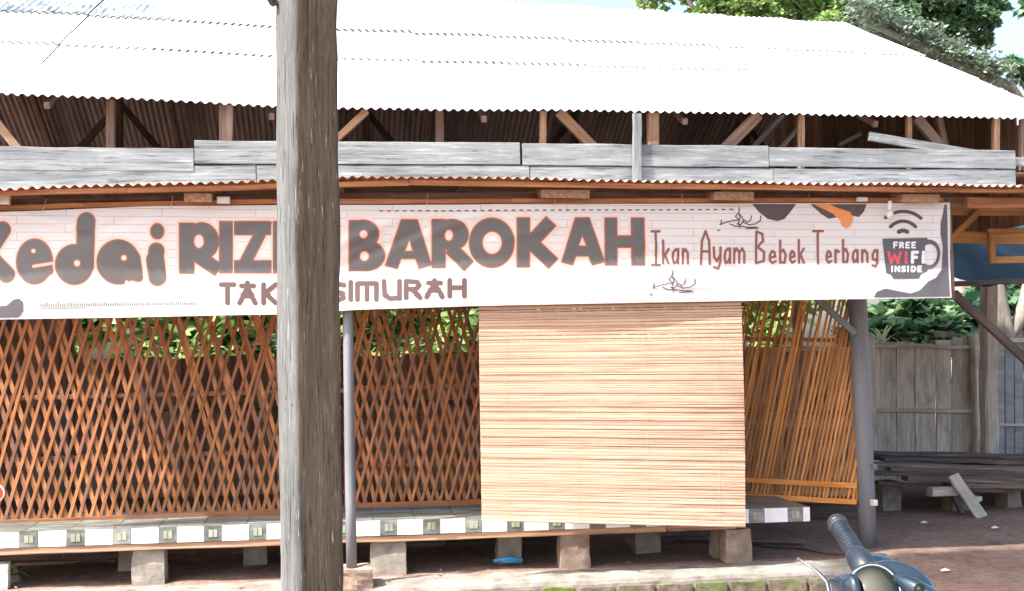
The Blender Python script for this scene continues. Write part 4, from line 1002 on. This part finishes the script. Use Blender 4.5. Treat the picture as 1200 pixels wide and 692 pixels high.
a_ = PY(1144, 585, 9.98); tag(beam('offcut', a_ + Vector((-.05, 0, 0)), a_ + Vector((.08, 0.1, 0)), .08, .05, M['fence_wood'], seg=2), 'small pale offcut behind the leaning board', 'offcut')
a_, b_ = PZ(1151, 607, 0), PY(1117, 556, 10.0)
tag(beam('leaning_board', a_ + Vector((0, 0, .01)), b_, .115, .03, M['fence_wood'], up=(0, -1, .3), seg=4, jit=.004), 'short pale board leaning on the front of the lumber pile', 'board')
for dx in (0, .22):
    a_ = PZ(1128 + dx * 80, 602, 0); tag(beam('stake', a_, a_ + Vector((-.03, .25, .33)), .05, .04, M['lumber'], up=(0, 1, 0)), 'thin dark stake propping the pile left of the leaning board' if dx == 0 else 'thin dark stake propping the pile behind the leaning board', 'stake')
# ------------------------------------------------------------------ blue tarpaulin
Y0 = 9.6
tp = MB(); nU, nV = 60, 20; vs = []
for i in range(nU + 1):
    for j in range(nV + 1):
        u, v = i / nU, j / nV; px = 1085 + 330 * u
        p = PY(px, 238 + 10 * v, Y0); z0 = PY(px, 330, Y0).z; z1 = PY(px, 236, Y0).z
        yy = Y0 + 2.6 * v; zz = z0 + (z1 + .55 - z0) * v ** .8
        zz += .05 * math.sin(u * 21 + v * 3) * (1 - v) + .03 * noise.noise(Vector((u * 14, v * 6, 0))) - .10 * math.sin(v * math.pi)
        vs.append((p.x, yy + .05 * noise.noise(Vector((u * 9, v * 4, 4))), zz))
tp.add(vs, [(i * (nV + 1) + j, (i + 1) * (nV + 1) + j, (i + 1) * (nV + 1) + j + 1, i * (nV + 1) + j + 1) for i in range(nU) for j in range(nV)])
tag(tp.obj('tarpaulin', M['tarp'], None, True), 'dark blue tarpaulin stretched behind the tan timber frame at right', 'tarpaulin')
for (px, w, lab) in ((1157, .16, 'thick grey trunk like post carrying the tarpaulin'), (1330, .12, 'thin post at the far right carrying the tarpaulin')):
    a_ = PY(px, 500, 11.9); b_ = PY(px + 3, 335, 11.9)
    tag(beam('tarpaulin_post', (a_.x, 11.9, 0), b_ + Vector((0, 0, .9)), w, w, M['fence_wood'], up=(0, 1, 0), seg=10, jit=.01), lab, 'post')
a_ = PY(1090, 334, 9.62); b_ = PY(1400, 322, 9.62)
tag(beam('tarpaulin_beam', a_, b_, .05, .05, M['lumber'], seg=8, jit=.006), 'dark pole along the lower edge of the blue tarpaulin', 'pole')

# ------------------------------------------------------------------ vegetation
def leaves(mb, c, rad, n, size, mi=0, long=1.7):
    for _ in range(n):
        d = Vector([random.gauss(0, 1) for _ in range(3)]).normalized() * (random.random() ** .5)
        p = Vector(c) + Vector((d.x * rad[0], d.y * rad[1], d.z * rad[2])); s = size * random.uniform(.6, 1.35)
        q = Euler((random.uniform(-.9, .9), random.uniform(-.9, .9), random.uniform(0, 6.28))).to_matrix()
        w = s * .5
        mb.add([p + q @ Vector((0, 0, 0)), p + q @ Vector((w, s * long * .45, -.1 * s)), p + q @ Vector((0, s * long, -.25 * s)), p + q @ Vector((-w, s * long * .45, -.1 * s))], [(0, 1, 2), (0, 2, 3)], mi)
def tree(loc, h, trunk_r, clumps, label, leafm, size=.12, n=260, name='tree', group='trees behind the shop', limbs=True):
    th = thing(name, loc, label, 'tree', group); bpy.context.view_layer.update(); loc = Vector(loc)
    mb = MB(); pts = [loc + Vector((noise.noise(Vector((i, loc.x, 0))) * .25, noise.noise(Vector((i, loc.x, 9))) * .2, h * i / 7)) for i in range(8)]
    pts[0] = loc.copy(); mb.tube(pts, [trunk_r * (1 - .085 * i) for i in range(8)], 10)
    if limbs:
        for c, r_ in clumps:
            c = Vector(c); k = min(7, max(2, int((c.z - loc.z) / h * 5))); s = pts[k]; m_ = (s + c) / 2 + Vector((random.uniform(-.2, .2), random.uniform(-.2, .2), .1))
            mb.tube([s, m_, c], [trunk_r * .42, trunk_r * .28, trunk_r * .1], 7)
    mb.obj('trunk', M['bark'], th, True)
    mb = MB()
    for c, r_ in clumps:
        c = Vector(c)
        for _ in range(7):
            o = Vector([random.uniform(-1, 1) for _ in range(3)]); cc = c + Vector((o.x * r_[0], o.y * r_[1], o.z * r_[2])) * .75
            leaves(mb, cc, [q * random.uniform(.28, .72) for q in r_], n // 7, size)
    mb.obj('crown', leafm, th)
    return th
def clump(px, py, Y, rp):   # clump centred at a photo position, radius in px
    c = PY(px, py, Y); r_ = rp * Y / 1300; return (c, (r_, r_ * .9, r_ * .8))
# over the ridge
c1 = [clump(830, 6, 19, 26), clump(880, 14, 19, 24), clump(985, 18, 18.5, 28), clump(1030, 10, 18.5, 34), clump(860, -8, 19, 60), clump(960, -30, 19, 60), clump(900, -50, 20, 70), clump(1000, 0, 19, 42), clump(790, -30, 19, 45), clump(930, 10, 19, 30)]
tree((PY(900, 400, 19.5).x, 19.5, 0), 7.2, .25, c1, 'bright leafy tree rising over the middle of the roof ridge', M['leaf_bright'], .07, 4200)
c2 = [clump(1050, 20, 18, 30), clump(1100, 44, 18, 22), clump(1060, -6, 18, 30), clump(1110, 0, 18, 44), clump(1135, 28, 18, 26), clump(1075, -20, 18, 45), clump(1085, 22, 18, 26), clump(1145, -5, 18, 28), clump(1125, 40, 18, 14), clump(1150, 46, 18, 8)]
tree((PY(1130, 400, 18.5).x, 18.5, 0), 5.8, .22, c2, 'dark leafy tree over the right end of the roof', M['leaf_dark'], .07, 4200)
c3 = [clump(1210, 5, 17, 20), clump(1260, 10, 17, 40), clump(1185, 78, 16.5, 11), clump(1200, 86, 16.5, 12), clump(1240, 90, 17, 26)]
tree((PY(1290, 400, 17).x, 17, 0), 5.6, .18, c3, 'sparse tree with twigs reaching in at the right edge', M['leaf_dark'], .10, 420)
# grey dusty bough along the roof verge
th = thing('leaning_tree', (PY(1215, 500, 15).x, 15, 0), 'grey dusty half bare tree leaning along the sloping right verge of the roof', 'tree', 'trees behind the shop'); bpy.context.view_layer.update()
path = [PY(1000, 18, 14.2), PY(1045, 40, 14.2), PY(1095, 62, 14.2), PY(1140, 82, 14.2), PY(1185, 102, 14.2), PY(1215, 150, 14.4), PY(1222, 300, 14.8)]; path.append(Vector((path[-1].x, 15, 0)))
mb = MB(); mb.tube(path, [.03, .05, .06, .065, .07, .09, .13, .17], 10); mb.obj('trunk', M['bark'], th, True)
mb = MB()
for k in range(110):
    t = random.random() * 3.7; i = int(t); p = path[i].lerp(path[i + 1], t - i) + Vector((0, 0, .12 - .08 * (t / 3.7)))
    leaves(mb, p + Vector((random.uniform(-.15, .15), random.uniform(-.3, .3), random.uniform(-.08, .12))), (.2, .2, .12 + .05 * (3 - t) / 3), 70, .038)
mb.obj('crown', M['leaf_grey'], th)
ov = [((x_ + random.uniform(-.15, .15), y_, z_), (.60, .40, .30)) for x_ in (-.5, .15, .8, 1.45, 2.1, 2.75, 3.4, 4.0) for y_, z_ in ((5.75, 5.75), (5.25, 5.95), (4.7, 6.15), (4.1, 6.4))]  # crown of an added, unseen tree, shaped to shade the right yard
tree((1.4, -2.6, 0), 6.4, .2, ov, 'unseen broad tree added in front of the shop to shade the dirt yard at right', M['leaf_dark'], .12, 1100, group='unseen trees added for shade')
# greenery seen through and under
hed = [(-2.2, 19, 'M'), (0.2, 20, 'M'), (2.3, 19.5, 'M'), (4.6, 19, 'M'), (-4.6, 19.5, 'M')]
hed.append((6.4, 18, 'M'))
labs = ['green bush glimpsed through the lattice near the left end', 'green bush glimpsed through the lattice beside the timber post', 'yellow green bush glimpsed through the lattice left of the blind', 'bright bush glimpsed through the honey lattice right of the blind', 'green bush glimpsed at the far left behind the lattice', 'yellow green bush behind the top of the honey lattice near the pole']
for (x, y, _), lb in zip(hed, labs):
    cl = [((x + random.uniform(-1, 1), y + random.uniform(-.5, .5), z), (.9, .6, .6)) for z in (1.3, 1.9, 2.5, 3.0, 1.8, 2.4)]
    tree((x, y, 0), 2.6, .09, cl, lb, M['leaf_bright'], .15, 650, 'bush', 'bushes behind the shop')
c4 = [clump(1040, 375, 15, 32), clump(1085, 365, 14.6, 32), clump(1060, 345, 15, 32), clump(1120, 375, 15, 28), clump(1025, 395, 14.3, 22), clump(1100, 392, 14, 18)]
tree((PY(1075, 500, 15).x, 15, 0), 2.2, .08, c4, 'dark green shrub over the top of the board fence', M['leaf_dark'], .16, 750, 'shrub', 'shrubs behind the fence')
c5 = [clump(1185, 360, 15, 30), clump(1220, 345, 15.5, 40), clump(1150, 350, 16, 22), clump(1190, 335, 16, 25)]
tree((PY(1200, 500, 15.5).x, 15.5, 0), 2.2, .08, c5, 'shaded shrub under the tarpaulin at the right edge', M['leaf_dark'], .13, 500, 'shrub', 'shrubs behind the fence')
# forked tree trunk by the pale fence
a_ = PY(1185, 520, 13.4)
mb = MB(); mb.tube([(a_.x, 13.4, 0), PY(1181, 400, 13.4), PY(1170, 340, 13.4), PY(1150, 290, 13.4)], [.13, .11, .09, .06], 10); mb.tube([PY(1181, 400, 13.4), PY(1196, 370, 13.4), PY(1212, 300, 13.4)], [.1, .08, .05], 10)
tag(mb.obj('bare_trunk', M['bark'], None, True), 'forked pale tree trunk behind the fence at the right edge', 'tree')
# long-bladed plant above the fence
def blades(c, n, L, lab, name='pandan_plant'):
    th = thing(name, (c.x, c.y, 0), lab, 'plant'); bpy.context.view_layer.update()
    mb = MB(); mb.tube([(c.x, c.y, 0), c], [.05, .03], 8); mb.obj('stem', M['bark'], th)
    for k in range(n):
        az = 6.283 * k / n + random.uniform(-.2, .2); l = L * random.uniform(.7, 1.1); el = random.uniform(.4, 1.3); vs = []
        for i in range(6):
            t = i / 5; h_ = l * t * math.cos(el); z = l * t * math.sin(el) - l * .55 * t * t
            p = c + Vector((math.cos(az) * h_, math.sin(az) * h_, z)); s = Vector((-math.sin(az), math.cos(az), 0)) * .022 * (1 - t * .9); vs += [p - s, p + s]
        mb = MB(); mb.add(vs, [(2 * i, 2 * i + 1, 2 * i + 3, 2 * i + 2) for i in range(5)]); mb.obj('blade', M['leaf_bright'], th, True)
blades(PY(1034, 402, 13.6), 16, .75, 'spiky long bladed plant above the left end of the fence')
blades(PY(1120, 398, 13.8), 10, .4, 'small bladed plant behind the middle of the fence')
a_ = PY(18, 668, 8.45); a_.z = .05
blades(a_, 9, .16, 'tiny green weed under the bench at the far left', 'weed')
a_ = PY(1107, 390, 12.45); tag(rough_block('stone_scrap', (a_.x, 12.45, PY(1107, 396, 12.45).z + .02), (.24, .06, .07), M['mortar'], None, 0, .008), 'pale chunk lying on top of the board fence', 'stone')
mb = MB()
for k in range(170):
    if k < 70: x = random.uniform(-3.5, 3.6); y = random.uniform(7.7, 8.3); z = .024
    else: x = random.uniform(3.4, 8.5); y = random.uniform(6.6, 10.0); z = .012
    s_2 = random.uniform(.012, .028); q = Euler((random.uniform(-.3, .3), random.uniform(-.3, .3), random.uniform(0, 6.3))).to_matrix(); p = Vector((x, y, z))
    mb.add([p + q @ Vector(c) * s_2 for c in ((-1, 0, 0), (0, -.5, .12), (1.1, 0, .1), (0, .5, .12))], [(0, 1, 2), (0, 2, 3)])
tag(mb.obj('dry_leaves', leafmat('dry_leaf_litter', [(0.16, 0.09, 0.04), (0.30, 0.2, 0.1), (0.09, 0.06, 0.035), (0.22, 0.2, 0.08)], .1)), kind='stuff')
# electric cable on the ground by the kerb
mb = MB(); pts = [PZ(884 + 12 * i, 637.5 + 1.3 * i + 1.2 * math.sin(i * 1.1), .012) for i in range(11)]
mb.tube(pts, .006, 6); tag(mb.obj('cable', M['cable'], None, True), 'thin black cable lying on the dirt along the kerb end', 'cable')
for (px, py, lab) in ((1083, 612, 'white paper scrap on the dirt before the lumber pile'), (1108, 668, 'white scrap on the dirt right of the motorbike'), (1166, 618, 'small white scrap on the dirt at the far right')):
    p = PZ(px, py, .012); mb = MB(); mb.add([p + Vector((-.035, -.015, 0)), p + Vector((.03, -.02, .006)), p + Vector((.04, .02, .001)), p + Vector((0, .008, .02)), p + Vector((-.03, .02, .003))], [(0, 1, 3), (1, 2, 3), (0, 3, 4)])
    tag(mb.obj('paper_scrap', M['white_plastic']), lab, 'litter')

# ------------------------------------------------------------------ motorbike
def catmull(me_pts): return me_pts
def blob(parent, name, rings, m, seg=24, smooth=True):
    """closed loft: rings of (centre, axis_a, axis_b)"""
    mb = MB(); vs = []; 
    for c, a_, b_ in rings:
        for k in range(seg):
            t = 2 * math.pi * k / seg; vs.append(Vector(c) + Vector(a_) * math.cos(t) + Vector(b_) * math.sin(t))
    fs = [(i * seg + k, i * seg + (k + 1) % seg, (i + 1) * seg + (k + 1) % seg, (i + 1) * seg + k) for i in range(len(rings) - 1) for k in range(seg)]
    fs += [tuple(range(seg))[::-1], tuple((len(rings) - 1) * seg + k for k in range(seg))]
    mb.add(vs, fs); return mb.obj(name, m, parent, smooth)
bike = thing('motorbike', (1.15, 2.4, 0), 'dark glossy motorbike of which the handlebar and headlight cowl show at the bottom edge', 'motorbike'); bpy.context.view_layer.update()
D = 2.45
rt = (CM @ Vector((1, 0, 0))); fw = Vector((CM @ Vector((0, 0, -1)))); fw.z = 0; fw.normalize(); rt.z = 0; rt.normalize(); up = Vector((0, 0, 1))
def Q(px, py, d=D): return PD(px, py, d)
g0, g1 = Q(1016, 668, 2.42), Q(984, 617, 2.62)
ax = (g1 - g0).normalized(); s_ = ax.cross(up).normalized(); t_ = s_.cross(ax)
prof = []
for i in range(61):
    t = i / 60; r_ = .0195 + (.0018 if i % 4 < 2 else 0) + .001 * math.sin(t * 3.1)
    prof.append((g0 + (g1 - g0) * t, s_ * r_, t_ * r_))
blob(bike, 'grip', prof, M['black_plastic'])
blob(bike, 'grip_flange', [(g1 - ax * .004, s_ * .024, t_ * .024), (g1 + ax * .004, s_ * .0245, t_ * .0245)], M['cable'])
e = g1 + ax * .005
blob(bike, 'bar_end', [(e, s_ * .0235, t_ * .0235), (e + ax * .012, s_ * .0245, t_ * .0245), (e + ax * .022, s_ * .022, t_ * .022), (e + ax * .028, s_ * .012, t_ * .012)], M['black_plastic'])
blob(bike, 'switch_box', [(Q(1024, 682, 2.40), s_ * .024, t_ * .026), (Q(1014, 665, 2.43), s_ * .029, t_ * .029), (Q(1006, 653, 2.47), s_ * .027, t_ * .027), (Q(1003, 648, 2.49), s_ * .022, t_ * .022)], M['black_plastic'])
mb = MB(); mb.tube([Q(935, 654.5, 2.62), Q(944, 659, 2.60), Q(958, 669, 2.56), Q(970, 682, 2.52), Q(974, 700, 2.48), Q(985, 712, 2.45)], [.0055, .0024, .005, .006, .007, .008], 10); mb.obj('brake_lever', M['chrome'], bike, True)
# second side of the bar, stem, cowl
hc = Q(1075, 735, 2.35)
blob(bike, 'handlebar_cover', [(Q(1012, 676, 2.50), up * .02 + rt * .01, fw * .04), (Q(1030, 682, 2.50), up * .035, fw * .05), (Q(1062, 700, 2.48), up * .045, fw * .06), (Q(1100, 722, 2.44), up * .05, fw * .06), (Q(1150, 745, 2.30), up * .045, fw * .06), (Q(1185, 765, 2.28), up * .03, fw * .04)], M['gloss_navy'])
# headlight nacelle: a rounded shell whose dark lens faces up and to the left
nrm = (CAM - Q(1035, 700, 2.3)).normalized(); a1 = nrm.cross(up).normalized() * -1; b1 = a1.cross(nrm).normalized()
if b1.z < 0: b1 = -b1
nrm = (nrm + b1 * .35 - a1 * .18).normalized(); a1 = (a1 - nrm * a1.dot(nrm)).normalized(); b1 = nrm.cross(a1)
if b1.z < 0: b1 = -b1
cc = Q(1034, 700, 2.30)
rg = []
for t, ra in ((-.16, .030), (-.14, .058), (-.10, .078), (-.06, .088), (-.02, .090), (.0, .086), (.008, .078)):
    rg.append((cc + nrm * t + a1 * .012, a1 * ra * 1.08, b1 * ra * .95))
blob(bike, 'headlight_nacelle', rg, M['gloss_navy'], 48)
rc_ = cc + nrm * .010 - a1 * .016
mb = MB(); pts = [rc_ + a1 * .056 * math.cos(t) + b1 * .066 * math.sin(t) for t in np.linspace(0, 2 * math.pi, 49)]
mb.tube(pts, .0075, 10, caps=False); mb.obj('headlight_rim', M['gloss_navy'], bike, True)
rg = [(rc_ + nrm * (.0095 + .008 * math.sin(t * 1.57)), a1 * .053 * math.cos(t * 1.5), b1 * .063 * math.cos(t * 1.5)) for t in np.linspace(0, 1, 9)]
blob(bike, 'headlight_lens', rg, M['dark_lens'], 36)
blob(bike, 'side_panel', [(Q(1046, 676, 2.30), up * .006, fw * .01), (Q(1056, 684, 2.29), up * .022, fw * .03), (Q(1072, 696, 2.27), up * .036, fw * .04), (Q(1092, 712, 2.25), up * .045, fw * .05), (Q(1120, 735, 2.24), up * .05, fw * .06)], M['gloss_navy'])
blob(bike, 'side_fairing', [(Q(972, 680, 2.38), up * .004, fw * .008), (Q(980, 684, 2.36), up * .016, fw * .02), (Q(992, 690, 2.33), up * .034, fw * .03), (Q(1004, 700, 2.31), up * .05, fw * .03)], M['gloss_navy'])
blob(bike, 'instrument_hood', [(Q(1008, 664, 2.48), up * .018, fw * .03), (Q(1022, 662, 2.50), up * .028, fw * .045), (Q(1038, 666, 2.50), up * .034, fw * .05), (Q(1056, 680, 2.50), up * .034, fw * .05), (Q(1082, 700, 2.45), up * .03, fw * .04)], M['gloss_navy'])
lc = Q(1077, 688, 2.235); mb = MB(); mb.tube([lc - nrm * .012, lc - nrm * .002], [.013, .010], 20); mb.obj('indicator', M['dark_lens'], bike, True)
# below the frame: stem, fork, wheel, legshield, seat, rear wheel
st0 = Q(1085, 720, 2.32); base = Vector((st0.x, st0.y, 0)); fd = (rt * .8 - fw * .6).normalized(); fdir = -fd
mb = MB(); mb.tube([st0, st0 + fdir * .12 - up * .42], .035, 12); mb.obj('steering_stem', M['cable'], bike, True)
def wheel(c, ax_, nm='wheel'):
    h = link(nm, (lambda q: (q.tube([c - ax_ * .04, c + ax_ * .04], .035, 16), q.mesh(nm, M['chrome'], True))[1])(MB()), bike)
    bpy.context.view_layer.update()
    a_ = ax_.cross(up).normalized(); q = MB(); q.tube([c + (a_ * math.cos(t) + up * math.sin(t)) * .255 for t in np.linspace(0, 2 * math.pi, 41)], .038, 12, caps=False); q.obj('tyre', M['rubber'], h, True)
    q = MB(); q.tube([c + (a_ * math.cos(t) + up * math.sin(t)) * .215 for t in np.linspace(0, 2 * math.pi, 41)], .014, 8, caps=False)
    for k in range(9):
        t = k * 2 * math.pi / 9; q.tube([c, c + (a_ * math.cos(t) + up * math.sin(t)) * .21], .008, 6)
    q.obj('rim', M['chrome'], h, True)
side = fdir.cross(up).normalized()
fwc = base + fdir * .26 + up * .29; rwc = base - fdir * .98 + up * .29
wheel(fwc, side); wheel(rwc, side)
for s in (-1, 1):
    mb = MB(); mb.tube([fwc + side * .06 * s, st0 + fdir * .08 - up * .30 + side * .06 * s], [.018, .022], 10); mb.obj('fork_leg', M['chrome'], bike, True)
blob(bike, 'front_fender', [(fwc + fdir * .2 + up * .2, side * .04, up * .02), (fwc + fdir * .1 + up * .28, side * .06, up * .03), (fwc - fdir * .05 + up * .31, side * .06, up * .03), (fwc - fdir * .2 + up * .24, side * .05, up * .02)], M['gloss_navy'])
blob(bike, 'leg_shield', [(st0 - up * .06, side * .10, fdir * .05), (st0 - up * .25 - fdir * .02, side * .17, fdir * .07), (st0 - up * .5 - fdir * .06, side * .16, fdir * .08), (st0 - up * .72 - fdir * .14, side * .12, fdir * .08)], M['gloss_navy'])
blob(bike, 'body_shell', [(base - fdir * .2 + up * .36, side * .10, up * .10), (base - fdir * .5 + up * .48, side * .13, up * .16), (base - fdir * .85 + up * .62, side * .14, up * .13), (base - fdir * 1.25 + up * .78, side * .06, up * .05)], M['gloss_navy'])
blob(bike, 'seat', [(base - fdir * .32 + up * .66, side * .08, up * .03), (base - fdir * .5 + up * .72, side * .13, up * .05), (base - fdir * .85 + up * .79, side * .13, up * .05), (base - fdir * 1.2 + up * .86, side * .09, up * .03)], M['seat_vinyl'])
gr = st0 + rt * .34 - fw * .34 - up * .12
mb = MB(); mb.tube([st0 + up * .03, st0.lerp(gr, .5) + up * .05, gr], .012, 10); mb.obj('handlebar', M['chrome'], bike, True)
d_ = (gr - st0).normalized(); mb = MB(); mb.tube([gr - d_ * .02, gr + d_ * .12], .02, 14); mb.obj('grip', M['black_plastic'], bike, True)
mb = MB(); ks = base - fdir * .62 + side * .12; mb.tube([ks + up * .28, Vector((ks.x, ks.y, -.01)) + side * .14], .012, 8); mb.obj('kickstand', M['chrome'], bike, True)
